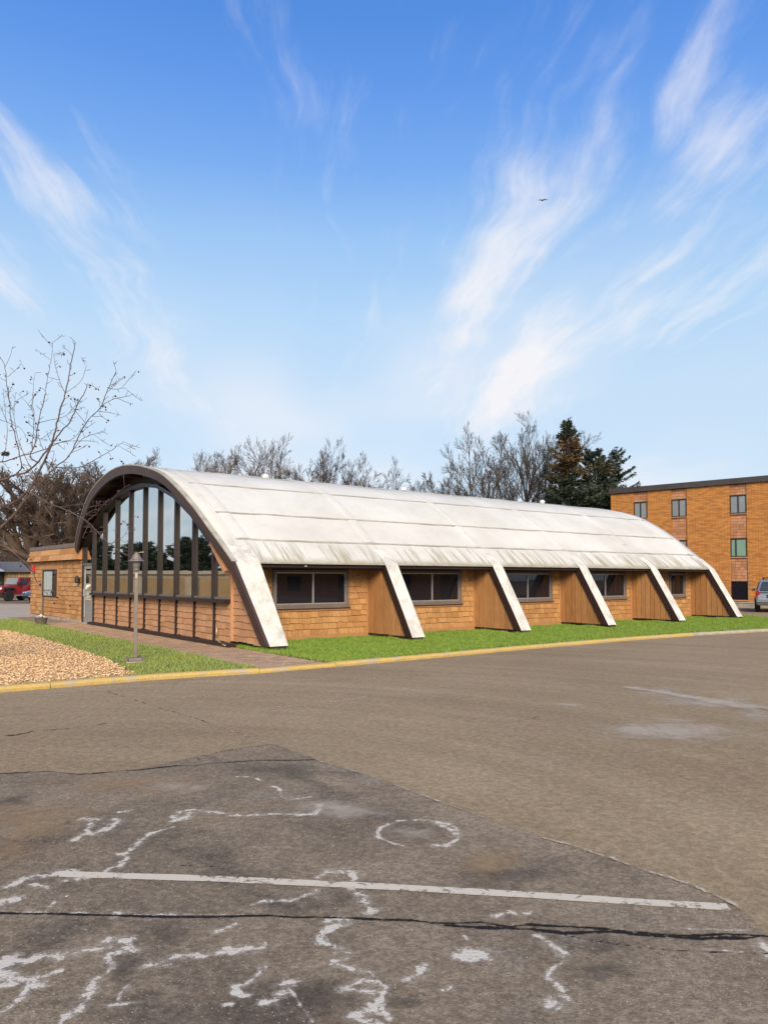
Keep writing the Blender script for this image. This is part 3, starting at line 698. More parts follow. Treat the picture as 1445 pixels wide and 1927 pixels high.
# ================================================================== THE HALL
VC = 22.25
PROF = [(-5.75, 2.70), (-5.0, 3.34), (-4.1, 3.92), (-3.3, 4.33), (-2.4, 4.60), (-1.2, 4.83), (0, 4.91), (1.2, 4.83), (2.4, 4.60), (3.3, 4.33), (4.1, 3.92), (5.0, 3.34), (5.75, 2.76), (6.35, 2.30), (6.75, 1.97)]
SEC = catmull(PROF, 4)
def nrm(pts, i):
    d = (pts[min(i+1, len(pts)-1)]-pts[max(i-1, 0)]).normalized(); return Vector((-d.y, d.x))   # outward (up) normal when s grows
NRM = [nrm(SEC, i) for i in range(len(SEC))]
def uf(w): return 7.97-.15*w
U_END = 28.85; UB, VB = 7.78, VC
hall = thing('arched_hall', 'long white barrel roofed hall with slanted legs and tall glazed front', 'hall', W(UB, VB, 0), ROT)
OFF = (UB, VB, 0)
EAVE = Vector((6.75, 1.97)); FOOT = Vector((7.87, .10))
# roof shell
mb = MB(); NU = 60
rr = random.Random(3)
for i, p in enumerate(SEC):
    u0 = uf(p.y)
    for k in range(NU+1):
        u = u0+(U_END-u0)*k/NU
        mb.v.append((u, VC-p.x, p.y + (.006*math.sin(u*1.7+p.x*2)+.004*math.sin(u*5.1+p.x))))
for i in range(len(SEC)-1):
    for k in range(NU):
        a = i*(NU+1)+k; mb.f.append((a, a+1, a+NU+2, a+NU+1)); mb.mi.append(0)
base = len(mb.v)                                     # underside
for i, p in enumerate(SEC):
    q = p-NRM[i]*.10; u0 = uf(p.y)
    mb.v += [(u0, VC-q.x, q.y), (U_END, VC-q.x, q.y)]
for i in range(len(SEC)-1):
    a = base+2*i; mb.f.append((a, a+2, a+3, a+1)); mb.mi.append(1)
    mb.f.append((i*(NU+1), (i+1)*(NU+1), a+2, a)); mb.mi.append(0)
    mb.f.append((i*(NU+1)+NU, a+1, a+3, (i+1)*(NU+1)+NU)); mb.mi.append(0)
n_ = len(SEC)-1
for i in (0, n_):
    for k in range(NU):
        pass
    a = base+2*i; mb.f.append((i*(NU+1), a, a+1, i*(NU+1)+NU)); mb.mi.append(0)
roof = mb.build('roof', ['roof', 'brown'], hall, OFF, smooth=False)
for p_ in roof.data.polygons:
    if p_.material_index == 0 and len(p_.vertices) == 4: p_.use_smooth = True
def sec_at(s):
    for i in range(len(SEC)-1):
        if SEC[i].x <= s <= SEC[i+1].x:
            t = (s-SEC[i].x)/(SEC[i+1].x-SEC[i].x); return SEC[i].lerp(SEC[i+1], t), NRM[i].lerp(NRM[i+1], t).normalized()
    return SEC[-1], NRM[-1]
# long lap seams of the membrane
for s, jit in ((2.2, .01), (3.75, .012), (5.1, .012), (6.02, .010)):
    mb = MB(); path = []; n = 60
    for k in range(n):
        for e_ in (0, 1):
            pass
    rowsA = []
    for k in range(n+1):
        so = s+rr.uniform(-jit, jit); p, nn = sec_at(so); q, n2 = sec_at(so+.05); u = uf(p.y)+.45+(U_END-.3-uf(p.y)-.45)*k/n
        rowsA.append([(u, VC-p.x, p.y+nn.y*.004), (u, VC-(p+nn*.014).x, (p+nn*.014).y), (u, VC-(q+n2*.012).x, (q+n2*.012).y), (u, VC-q.x, q.y)])
    for r_ in rowsA: mb.v += r_
    for k in range(n):
        for q in range(3): mb.f.append((k*4+q, k*4+q+1, k*4+4+q+1, k*4+4+q)); mb.mi.append(0)
    mb.build('lap_seam', 'seam', roof, OFF)
RIB = [8.19, 12.22, 16.27, 20.37, 24.5, 28.6]
# short cross laps of the lowest course and some long ones up the roof
for b in range(5):
    u = RIB[b]+.55
    while u < RIB[b+1]-.35:
        lo, hi = sec_at(6.68)[0], sec_at(6.10)[0]
        s0 = 6.71; s1 = 6.08+rr.uniform(-.02, .22); sk = rr.uniform(-.03, .10); mb = MB()
        for k in range(5):
            p, nn = sec_at(s0+(s1-s0)*k/4); uu = u+sk*k/4
            for du, h in ((-.02, .001), (-.004, .016), (.004, .016), (.02, .001)):
                q = p+nn*h; mb.v.append((uu+du, VC-q.x, q.y))
        for k in range(4):
            for q in range(3): mb.f.append((k*4+q, k*4+q+1, k*4+5+q, k*4+4+q)); mb.mi.append(0)
        mb.build('cross_lap', 'seam', roof, OFF)
        u += rr.choice((.28, .36, .42, .75, 1.0))
for u, s0, s1 in ((12.1, 6.0, 1.4), (16.2, 6.0, 3.0), (20.3, 6.0, 1.6), (24.4, 5.6, 2.2), (28.2, 6.0, .6), (8.35, 6.0, .6)):
    mb = MB(); n = 24
    for k in range(n+1):
        p, nn = sec_at(s0+(s1-s0)*k/n)
        for du, h in ((-.17, .0), (-.13, .013), (.13, .013), (.17, .0)):
            q = p+nn*h; mb.v.append((u+du+ (uf(p.y)-uf(1.97) if u < 9 else 0), VC-q.x, q.y))
    for k in range(n):
        for q in range(3): mb.f.append((k*4+q, k*4+q+1, k*4+5+q, k*4+4+q)); mb.mi.append(0)
    mb.build('rib_band', 'roof', roof, OFF, smooth=True)
# vents that peep over the ridge
for u, s, h in ((12.6, -.9, .30), (18.9, -.9, .32), (27.4, -.9, .34)):
    p = sec_at(s)[0]
    MB().lathe([(.085, 0), (.085, h), (.12, h), (.12, h+.1), (.03, h+.14)], (u, VC-p.x, p.y-.02), 10).build('vent_pipe', 'white', roof, OFF, smooth=False)
# front fascia: bent board along the arch, leaning out towards the crown, and down the first leg
def fascia_rows(d0, d1):
    rows = []
    path = [p for p in SEC]; leg = [EAVE.lerp(FOOT, t) for t in (.06, .25, .5, .75, 1.0)]
    full = path+leg
    for i, p in enumerate(full):
        nn = nrm(full, i); rows.append((p+nn*d0, p-nn*d1))
    rows[-1] = (FOOT.copy(), Vector((FOOT.x-.30, .10)))
    return rows
fr = fascia_rows(.015, .24)
mb = MB()
for o_, i_ in fr:
    for uo in (-.075, -.003):
        mb.v += [(uf(o_.y)+uo, VC-o_.x, o_.y), (uf(i_.y)+uo, VC-i_.x, i_.y)]
for k in range(len(fr)-1):
    a = 4*k
    for q in ((0, 1, 5, 4), (2, 6, 7, 3), (0, 4, 6, 2), (1, 3, 7, 5)): mb.f.append(tuple(a+x for x in q)); mb.mi.append(0)
mb.f.append((0, 2, 3, 1)); a = 4*(len(fr)-1); mb.f.append((a, a+1, a+3, a+2)); mb.mi += [0, 0]
fas = mb.build('front_fascia', 'fascia', hall, OFF)
# white metal drip edge on top of the fascia
mb = MB()
for o_, i_ in fr[:-5]:
    nn = (o_-i_).normalized(); q = o_+nn*.012
    mb.v += [(uf(o_.y)-.08, VC-q.x, q.y), (uf(o_.y)+.05, VC-q.x, q.y), (uf(o_.y)-.08, VC-(o_-nn*.02).x, (o_-nn*.02).y)]
for k in range(len(fr)-6):
    a = 3*k; mb.f += [(a, a+1, a+4, a+3), (a, a+3, a+5, a+2)]; mb.mi += [0, 0]
mb.build('drip_edge', 'seam', fas, OFF)
# soffit of the front overhang: purlin ends
for s in (-4.6, -3.1, -1.5, 0.2, 1.9, 3.5, 5.0):
    p, nn = sec_at(s); q = p-nn*.19; mb = MB()
    mb.box((uf(p.y)+.01, VC-q.x-.06, q.y-.09), (UB+.05, VC-q.x+.06, q.y+.09)); mb.build('purlin', 'brown', hall, OFF)
# slanted legs
def leg(u0t, u1t, u0b, u1b):
    path = [sec_at(6.25)[0], sec_at(6.5)[0], EAVE, EAVE.lerp(FOOT, .33), EAVE.lerp(FOOT, .66), FOOT]
    mb = MB(); n = len(path)
    for i, p in enumerate(path):
        nn = nrm(path, i); t = max(0, (i-2)/3); a = u0t+(u0b-u0t)*t; b = u1t+(u1b-u1t)*t
        hgt = .004 if i == 0 else (.012 if i == 1 else .016); o_ = p+nn*hgt; q = p-nn*.21
        if i == n-1: o_ = Vector((FOOT.x+.012, .10)); q = Vector((FOOT.x-.26, .10))
        if i < 2: q = p-nn*.06
        mb.v += [(a, VC-o_.x, o_.y), (b, VC-o_.x, o_.y), (b, VC-q.x, q.y), (a, VC-q.x, q.y)]
    for i in range(n-1):
        k = 4*i
        mb.f += [(k, k+1, k+5, k+4), (k+1, k+2, k+6, k+5), (k+2, k+3, k+7, k+6), (k+3, k, k+4, k+7)]; mb.mi += [0, 1, 1, 1]
    mb.f += [(0, 3, 2, 1), (4*n-4, 4*n-3, 4*n-2, 4*n-1)]; mb.mi += [0, 1]
    l = mb.build('leg', ['legwhite', 'brown'], hall, OFF)
    # bearing shoe under the foot
    MB().box((u0b+.03, VC-FOOT.x-.02, .0), (u1b-.06, VC-FOOT.x+.24, .098)).build('foot_plate', 'brown', l, OFF)
for i, u in enumerate(RIB):
    if i == 0: leg(uf(1.97)+.002, 8.30, 7.957, 8.42)
    else: leg(u-.21, u+.21, u-.21, u+.21)
# eave boards and soffits between the legs
VW = 16.3
for b in range(5):
    a = RIB[b]+(.11 if b == 0 else .215); e = RIB[b+1]-.215
    mb = MB(); mb.box((a, VC-6.72, 1.86), (e, VC-6.66, 1.955)); eb = mb.build('eave_board', 'brown', hall, OFF)
    MB().box((a, VC-6.80, 1.945), (e, VC-6.725, 1.985)).build('drip_edge', 'seam', eb, OFF)
    MB().box((a, VC-6.66, 1.84), (e, VW+.05, 1.875)).build('soffit', 'brown', hall, OFF)
MB().box((9.55, VC-6.735, 1.885), (9.60, VC-6.72, 1.91)).build('eave_clip', 'white', hall, OFF)
# shingle meshes shared by all alike pieces
SHM = {}
def shingle_mesh(kind, w, h, mat, lean=.026):
    key = (kind, round(w, 3), round(h, 3), mat)
    if key in SHM: return SHM[key]
    rg = random.Random(str(key)); a = rg.uniform(-.006, .006); b = rg.uniform(-.006, .006)
    me = bpy.data.meshes.new('shingle')
    # local: x across, y outwards (negative = out), z up; butt end at the bottom stands proud
    vs = [(-w/2, -lean, a), (w/2, -lean, b), (w/2, -.003, h), (-w/2, -.003, h), (-w/2, .004, a), (w/2, .004, b), (w/2, .004, h), (-w/2, .004, h)]
    me.from_pydata(vs, [], [(0, 1, 2, 3), (5, 4, 7, 6), (1, 0, 4, 5), (1, 5, 6, 2), (0, 3, 7, 4), (3, 2, 6, 7)])
    me.materials.append(M[mat]); SHM[key] = me; return me
WIDTHS = (.10, .15, .20, .26, .32)
def course_fill(a, b, rg, big=1.0):
    out = []; x = a
    while x < b-.02:
        w = rg.choice(WIDTHS)*big
        if b-x-w < .07: w = b-x
        if w > .55: w = .3
        out.append((x, x+w)); x += w
    return out
def quant(w): return max(.02, round(w*50)/50)
stuff_parts = {}
def put_shingles(parent, spans, orient, plane, mat, z0, z1, expo, seed, off, single=True, big=1.0, holes=(), acc=None):
    """rows of shingles on a wall; spans(z) -> list of (a, b); orient 'front' faces -u, 'side' faces -v"""
    rg = random.Random(seed); z = z0; row = 0; cnt = 0
    while z < z1-.03:
        h = min(expo*1.06, z1-z)
        for a, b in spans(z+expo*.5):
            for (x0, x1) in course_fill(a, b, rg, big):
                c = (x0+x1)/2; w = x1-x0
                if any(hx0 < c < hx1 and hz0 < z+expo*.5 < hz1 for hx0, hx1, hz0, hz1 in holes): continue
                zz = z+rg.uniform(-.010, .010)+.008*math.sin(c*5+row*1.7)
                tilt = rg.uniform(-.012, .012)
                if single:
                    me = shingle_mesh('s', quant(w-.011), round(h, 2), mat); ob = bpy.data.objects.new('shingle', me); C.objects.link(ob); ob.parent = parent
                    sx = (w-.011)/quant(w-.011)
                    if orient == 'front': ob.location = (plane-off[0], c-off[1], zz-off[2]); ob.rotation_euler = (0, tilt*.3, -math.pi/2)
                    else: ob.location = (c-off[0], plane-off[1], zz-off[2]); ob.rotation_euler = (0, tilt, 0)
                    ob.scale = (sx, 1, 1); cnt += 1
                else:
                    i = len(acc.v); hw = (w-.011)/2; l = .026; e1, e2 = rg.uniform(-.006, .006), rg.uniform(-.006, .006)
                    vs = [(-hw, -l, e1), (hw, -l, e2), (hw, -.003, h), (-hw, -.003, h), (-hw, .004, e1), (hw, .004, e2), (hw, .004, h), (-hw, .004, h)]
                    for x, y, q in vs:
                        acc.v.append((plane+y, c-x, zz+q) if orient == 'front' else (c+x, plane+y, zz+q))
                    for q in ((0, 1, 2, 3), (5, 4, 7, 6), (1, 0, 4, 5), (1, 5, 6, 2), (0, 3, 7, 4), (3, 2, 6, 7)): acc.f.append(tuple(i+k for k in q)); acc.mi.append(0)
        z += expo; row += 1
    return cnt
# ---- glazed front
MUL = [26.65, 25.44, 24.16, 22.90, 21.66, 20.46, 19.25, 18.05, 16.86]
VE = 16.05
ARCH = [(27.80, 2.74), (26.65, 3.36), (25.44, 3.88), (24.16, 4.21), (22.90, 4.36), (21.66, 4.36), (20.46, 4.20), (19.25, 3.82), (18.05, 3.24), (16.86, 2.46), (VE, 1.75)]
def arch_w(v):
    for a, b in zip(ARCH[:-1], ARCH[1:]):
        if b[0] <= v <= a[0]: t = (a[0]-v)/(a[0]-b[0]); return a[1]+(b[1]-a[1])*t
    return ARCH[-1][1]
SILL = 1.10
# gable infill behind the frame (between window arch and roof)
mb = MB(); ins = [(VC-(SEC[i]-NRM[i]*.10).x, (SEC[i]-NRM[i]*.10).y) for i in range(len(SEC))]      # roof underside, left to right
ins = [p for p in ins if p[0] < 27.9]
def und(v):
    for a, b in zip(ins[:-1], ins[1:]):
        if b[0] <= v <= a[0]: t = (a[0]-v)/(a[0]-b[0]); return a[1]+(b[1]-a[1])*t
    return ins[0][1] if v > ins[0][0] else ins[-1][1]
vs_ = np.linspace(27.82, 17.0, 40)
for a, b in zip(vs_[:-1], vs_[1:]):
    i = len(mb.v); mb.v += [(UB+.07, a, arch_w(a)-.05), (UB+.07, b, arch_w(b)-.05), (UB+.07, b, und(b)), (UB+.07, a, und(a))]; mb.f.append((i, i+1, i+2, i+3)); mb.mi.append(0)
mb.build('gable_infill', 'brown', hall, OFF)
# tan boards closing the low right of the arch
mb = MB(); vs_ = np.linspace(17.0, VE-.0, 10)
for a, b in zip(vs_[:-1], vs_[1:]):
    i = len(mb.v); mb.v += [(UB+.05, a, arch_w(a)-.03), (UB+.05, b, arch_w(b)-.03), (UB+.05, b, und(b)), (UB+.05, a, und(a))]; mb.f.append((i, i+1, i+2, i+3)); mb.mi.append(0)
mb.build('gable_board', 'tan_board', hall, OFF)
# arch frame
for k in range(len(ARCH)-1):
    a, b = Vector(ARCH[k]), Vector(ARCH[k+1]); d = (b-a).normalized(); nn = Vector((-d.y, d.x)); 
    if nn.y < 0: nn = -nn
    mb = MB(); poly = [a-nn*.05-d*.01, b-nn*.05+d*.01, b+nn*.06+d*.02, a+nn*.06-d*.02]
    mat = 'shingle_front' if k == len(ARCH)-2 else 'bronze'
    mb.prism([(p.x, p.y) for p in poly], lambda p, t: (t, p[0], p[1]), UB-.10-.002*k, UB+.06); mb.build('arch_frame', mat, hall, OFF)
glz = MB().box((UB+.055, VE-.02, .1), (UB+.12, 27.75, SILL-.02)).build('front_wall', 'gapdark', hall, OFF)
for k, v in enumerate(MUL):
    top = arch_w(v)-.02
    MB().box((UB-.048, v-.045, SILL-.02), (UB+.05, v+.045, top)).build('mullion', 'bronze', hall, OFF)
vend = MUL+[VE]
for k in range(len(vend)-1):
    a, b = vend[k]-.04, vend[k+1]+(.04 if k < len(vend)-2 else 0)
    mb = MB(); poly = [(a, SILL), (b, SILL), (b, arch_w(b)-.03), (a, arch_w(a)-.03)]
    if k == 4 or True:
        mid = (a+b)/2
    mb.prism(poly, lambda p, t: (t, p[0], p[1]), UB+.02, UB+.035); mb.build('pane', 'glass', hall, OFF)
    MB().box((UB-.02, b, SILL-.0), (UB+.03, a, SILL+.05)).build('pane_bead', 'sash', hall, OFF)
MB().box((UB-.11, VE-.02, SILL-.085), (UB+.05, 26.72, SILL)).build('sill', 'bronze', hall, OFF)
MB().box((UB+.04, VE-.05, .12), (UB+.11, VE-.005, 1.80)).build('corner_board', 'shingle_front', hall, OFF)
# lower panels
for k, v in enumerate(MUL): MB().box((UB-.012, v-.03, .09), (UB+.05, v+.03, SILL-.085)).build('batten', 'bronze', hall, OFF)
MB().box((UB-.17, 15.72, -.01), (UB+.06, 26.70, .085)).build('base_beam', 'brown', hall, OFF)
n_sh = 0
sp = [(b+.032, a-.032) for a, b in zip(MUL[:-1], MUL[1:])] + [(VE, MUL[-1]-.032)]
n_sh += put_shingles(glz, lambda z: sp, 'front', UB+.052, 'shingle_front', .085, SILL-.085, .157, 11, OFF, big=1.6)
# wing wall between the glazing and the first leg
def leg_v(w):       # v of the inner face of the leg at height w
    t = (EAVE.y-w)/(EAVE.y-FOOT.y); p = EAVE.lerp(FOOT, t); return VC-p.x+.26
wing = MB()
poly = [(VE-.01, .12), (leg_v(.12)-.05, .12), (leg_v(1.97)-.05, 1.97), (16.05, 2.30)]
wing.prism(poly, lambda p, t: (t, p[0], p[1]), UB+.125, UB+.20); wing = wing.build('wing_wall', 'gapdark', hall, OFF)
def wspan(w):
    a = leg_v(min(w, 2.0))+.0 + max(0, w-2.0)*1.0
    return [(a-.06, VE-.02)] if VE-a > .05 else []
n_sh += put_shingles(wing, wspan, 'front', UB+.12, 'shingle_front', .115, 2.30, .157, 12, OFF, big=1.4)
# door beside the glazing
door = MB(); d0, d1 = 26.74, 27.72
door.box((UB-.02, d0, 0), (UB+.04, d0+.10, 2.06)).box((UB-.02, d1-.10, 0), (UB+.04, d1, 2.06)).box((UB-.02, d0+.10, 1.93), (UB+.04, d1-.10, 2.06)).box((UB-.02, d0+.10, 0), (UB+.04, d1-.10, .22))
door = door.build('door', 'alum', hall, OFF)
MB().box((UB+.0, d0+.10, .22), (UB+.02, d1-.10, 1.93)).build('door_glass', 'glass', door, OFF)
MB().tube([(UB-.06, d1-.14, .95), (UB-.06, d1-.14, 1.22)], .014).build('handle', 'alum', door, OFF)
# white lettering on the door: a hand-drawn flourish and lines of small print too small to read
mb = MB(); fl = [(27.50, 1.28), (27.44, 1.20), (27.38, 1.36), (27.32, 1.26), (27.26, 1.36), (27.20, 1.27), (27.12, 1.38), (27.02, 1.30), (26.93, 1.37)]
mb.tube([(UB-.006, a, b) for a, b in fl], .012, 4)
mb.build('lettering', 'white', door, OFF)
mb = MB()
for r_ in range(5):
    a = 27.52-.03*(r_ % 2)
    while a > 26.98: l = rr.uniform(.04, .12); mb.box((UB-.004, a-l, 1.10-.05*r_), (UB-.001, a, 1.115-.05*r_)); a -= l+.03
mb.box((UB-.004, 26.9, .84), (UB-.001, 27.52, .862)); mb.build('small_print', 'white', door, OFF)
MB().box((UB-.06, d0-.02, 2.062), (UB+.05, d1+.04, 2.13)).build('door_head', 'sash', hall, OFF)
mb = MB(); mb.prism([(26.71, 2.13), (27.70, 2.13), (27.70, arch_w(27.70)-.03), (26.71, arch_w(26.71)-.03)], lambda p, t: (t, p[0], p[1]), UB+.02, UB+.035); mb.build('pane', 'glass', hall, OFF)
MB().box((UB-.06, d1+.002, 0), (UB+.10, d1+.10, 2.75)).build('door_jamb', 'bronze', hall, OFF)
MB().box((UB-.11, 26.6, 0), (UB-.02, 27.72, .012)).build('threshold', 'concrete', hall, OFF)
# drain pipe at the foot of the glazing
pp = [(UB-.03, 16.62, .42), (UB-.03, 16.62, .17), (UB-.05, 16.55, .12), (UB-.12, 16.2, .075), (UB-.18, 15.9, .05), (UB-.2, 15.78, .045)]
MB().tube([pp[0], pp[1]], .022, 8).tube(pp[1:], .018, 8).build('drain_pipe', 'copper', hall, OFF, smooth=True)
# ---- side bays
WIN = [(9.08, 11.38), (13.12, 15.53), (17.22, 19.74), (21.35, 23.95), (26.85, 28.0)]
W0, W1 = .87, 1.81
acc = MB()
for b in range(5):
    a, e = RIB[b]+.05, RIB[b+1]-.16
    w0, w1 = WIN[b]
    wall = MB()
    wall.box((a, VW+.004, -.02), (w0, VW+.12, 1.86)).box((w1, VW+.004, -.02), (e+.02, VW+.12, 1.86)).box((w0, VW+.004, -.02), (w1, VW+.12, W0)).box((w0, VW+.004, W1), (w1, VW+.12, 1.86))
    wall = wall.build('side_wall', 'gapdark', hall, OFF)
    MB().box((a, VW-.02, -.02), (e+.02, VW+.003, .135)).build('skirt_board', 'tan_board', hall, OFF)
    MB().box((e-.07, VW-.014, .135), (e+.02, VW+.003, 1.84)).build('corner_trim', 'tan_board', hall, OFF)
    hole = [(w0-.02, w1+.02, W0-.08, 2)]
    spans = lambda z, a=a, e=e, w0=w0, w1=w1: [(a, e-.07)] if z < W0-.09 else [(a, w0-.005), (w1+.005, e-.07)]
    left = 300-n_sh
    if b == 0:
        c_ = put_shingles(wall, spans, 'side', VW+.002, 'shingle', .13, 1.84, .155, 30+b, OFF); n_sh += c_
    elif b == 1 and n_sh < 250:
        c_ = put_shingles(wall, lambda z, s=spans: s(z) if z < .5 else [], 'side', VW+.002, 'shingle', .13, 1.84, .155, 30+b, OFF); n_sh += c_
        put_shingles(None, lambda z, s=spans: s(z) if z >= .5 else [], 'side', VW+.002, 'shingle', .13, 1.84, .155, 30+b, OFF, False, acc=acc)
    else: put_shingles(None, spans, 'side', VW+.002, 'shingle', .13, 1.84, .155, 30+b, OFF, False, acc=acc)
    # window: outer casing, sash, two panes, meeting rail, projecting sill
    fw = MB(); y0, y1 = VW-.045, VW+.06; t = .085
    fw.box((w0, y0, W0), (w0+t, y1, W1)).box((w1-t, y0, W0), (w1, y1, W1)).box((w0+t, y0, W1-.06), (w1-t, y1, W1)).box((w0+t, y0, W0), (w1-t, y1, W0+.06))
    fw = fw.build('window', 'sash', hall, OFF)
    MB().box((w0-.03, VW-.095, W0-.045), (w1+.03, VW+.0, W0-.001)).build('sill', 'sash', fw, OFF)
    MB().box((w0-.0, VW-.03, W0-.115), (w1, VW-.002, W0-.046)).build('apron', 'tan_board', fw, OFF)
    i0, i1, z0, z1 = w0+t, w1-t, W0+.06, W1-.06; s_ = .028
    sa = MB().box((i0, VW-.02, z0), (i0+s_, VW+.03, z1)).box((i1-s_, VW-.02, z0), (i1, VW+.03, z1)).box((i0+s_, VW-.02, z1-s_), (i1-s_, VW+.03, z1)).box((i0+s_, VW-.02, z0), (i1-s_, VW+.03, z0+s_))
    sa.build('sash', 'alum', fw, OFF)
    if b < 4:
        mid = (i0+i1)/2+.04
        MB().box((mid-.022, VW-.025, z0+s_), (mid+.022, VW+.03, z1-s_)).build('meeting_rail', 'alum', fw, OFF)
        MB().box((i0+s_, VW+.0, z0+s_), (mid-.022, VW+.012, z1-s_)).build('pane', 'glass_side', fw, OFF)
        MB().box((mid+.022, VW+.008, z0+s_), (i1-s_, VW+.02, z1-s_)).build('pane', 'glass_side', fw, OFF)
    else: MB().box((i0+s_, VW+.0, z0+s_), (i1-s_, VW+.012, z1-s_)).build('pane', 'glass_side', fw, OFF)
    # planked fin under the leg on the far side of the bay
    uL = RIB[b+1]-.165
    poly = [(VW+.1, .12), (leg_v(.12)-.07, .12), (leg_v(1.86)-.10, 1.86), (VW+.1, 1.86)]
    fin = MB(); fin.prism(poly, lambda p, t: (t, p[0], p[1]), uL+.012, uL+.32); fin = fin.build('fin', 'gapdark', hall, OFF)
    v = VW-.005; rg = random.Random(50+b)
    def fin_top(v):
        t = (v-(leg_v(.12)-.07))/((leg_v(1.86)-.10)-(leg_v(.12)-.07)); return min(1.86, .12+t*(1.86-.12))
    while v > leg_v(.12)+.05:
        w = rg.choice((.16, .19, .21, .24)); nv = max(v-w, leg_v(.12)-.03)
        if nv-(leg_v(.12)-.03) < .05: nv = leg_v(.12)-.03
        a_, b_ = v-.011, nv+.011
        ta, tb = fin_top(a_), fin_top(b_); zb = .115+rg.uniform(-.012, .004)
        if tb < zb+.02: break
        mb = MB(); mb.prism([(a_, zb), (b_, zb), (b_, tb), (a_, ta)], lambda p, t: (t, p[0], p[1]), uL-.012+rg.uniform(-.003, .003), uL+.011); mb.build('plank', 'plank', fin, OFF)
        v = nv
    MB().box((uL-.02, leg_v(.12)-.02, .075), (uL+.30, VW-.02, .112)).build('bottom_rail', 'brown', fin, OFF)
    for q, vv in enumerate((VW-.25, VW-1.2)): MB().box((uL+.0, vv-.14, -.02), (uL+.25, vv+.14, .074)).build('footing', 'concrete' if q else 'black', fin, OFF)  # the black block is no footing, it stands for the shaded gap
o = acc.build('shingle', 'shingle', hall, OFF); o['kind'] = 'stuff'
# body behind the skin so that nothing shows through
MB().box((UB+.13, VW+.13, 0), (U_END-.1, 27.9, 1.84)).build('inner_core', 'black', hall, OFF)
mb = MB()
poly = [(VC-(SEC[i]-NRM[i]*.14).x, (SEC[i]-NRM[i]*.14).y) for i in range(len(SEC))]
poly = [(v, w) for v, w in poly if w > 1.9]
mb.prism(poly+[(27.9, 1.85), (16.35, 1.85)], lambda p, t: (t, p[0], p[1]), U_END-.25, U_END-.1); mb.build('rear_gable', 'tan_board', hall, OFF)
MB().box((UB+.5, 27.75, 0), (U_END-.1, 27.95, 2.85)).build('rear_wall', 'tan_board', hall, OFF)

# ================================================================== SIDE BUILDING (annex)
DL = R(2.6); AR = ROT+DL
annex = thing('shingled_annex', 'low flat roofed shingled wing beside the glazed front', 'building', W(7.74, 27.83, 0), AR)
# local: y along the front to the far left, x inwards, z up
LA = 6.55
MB().box((.03, .0, .0), (6, LA, 2.72)).build('core', 'tan_board', annex)
sw = MB().box((.0, .0, .10), (.03, LA-.02, 2.30)).build('wall', 'gapdark', annex)
w0, w1 = 2.85, 4.72
put_shingles(sw, lambda z: [(.02, LA-.03)] if not (.74 < z < 2.0) else [(.02, w0-.10), (w1+.10, LA-.03)], 'front', -.002, 'shingle_annex', .10, 2.26, .17, 71, (0, 0, 0), big=1.9)
# sloping shingled parapet
par = MB(); par.prism([(-.16, 2.28), (.05, 2.28), (.05, 2.74), (-.02, 2.74)], lambda p, t: (p[0], t, p[1]), -.02, LA+.03); par = par.build('parapet', 'tan_board', annex)
for r_ in range(2):
    y = -.02; z0 = 2.285+.225*r_; x0 = -.163+.070*r_; rg = random.Random(90+r_)
    while y < LA:
        w = rg.choice((.25, .5, .8, 1.2)); e = min(y+w, LA+.03); mb = MB()
        mb.prism([(x0-.022, z0), (x0+.004, z0), (x0+.074, z0+.235), (x0+.062, z0+.235)], lambda p, t: (p[0], t, p[1]), y+.004, e-.004); mb.build('parapet_shingle', 'shingle_annex', par); y = e
MB().box((-.06, -.03, 2.745), (6.05, LA+.05, 2.90)).build('roof_cap', 'sash', annex)
# window
fw = MB(); z0, z1 = .84, 1.95
fw.box((-.05, w0, z0), (.02, w0+.09, z1)).box((-.05, w1-.09, z0), (.02, w1, z1)).box((-.05, w0+.09, z1-.06), (.02, w1-.09, z1)).box((-.05, w0+.09, z0), (.02, w1-.09, z0+.06))
fw = fw.build('window', 'bronze', annex)
MB().box((-.02, w0+.58, z0+.06), (.004, w1-.09, z1-.06)).build('pale_pane', 'pale_pane', fw)  # pale sheet standing for the white reflected in this window
MB().box((-.02, w0+.09, z0+.06), (.0, w0+.54, z1-.06)).build('pane', 'glass_side', fw)
MB().box((-.035, w0+.54, z0+.06), (.0, w0+.60, z1-.06)).build('mullion', 'bronze', fw)
MB().box((-.035, w1-.55, z0+.06), (-.021, w1-.52, z1-.06)).build('mullion', 'alum', fw)
for a, b, c, d in ((w0-.11, w0-.001, z0-.11, z1+.11), (w1+.001, w1+.11, z0-.11, z1+.11), (w0, w1, z0-.11, z0-.001), (w0, w1, z1+.001, z1+.11)): MB().box((-.04, a, c), (.0, b, d)).build('casing', 'tan_board', fw)
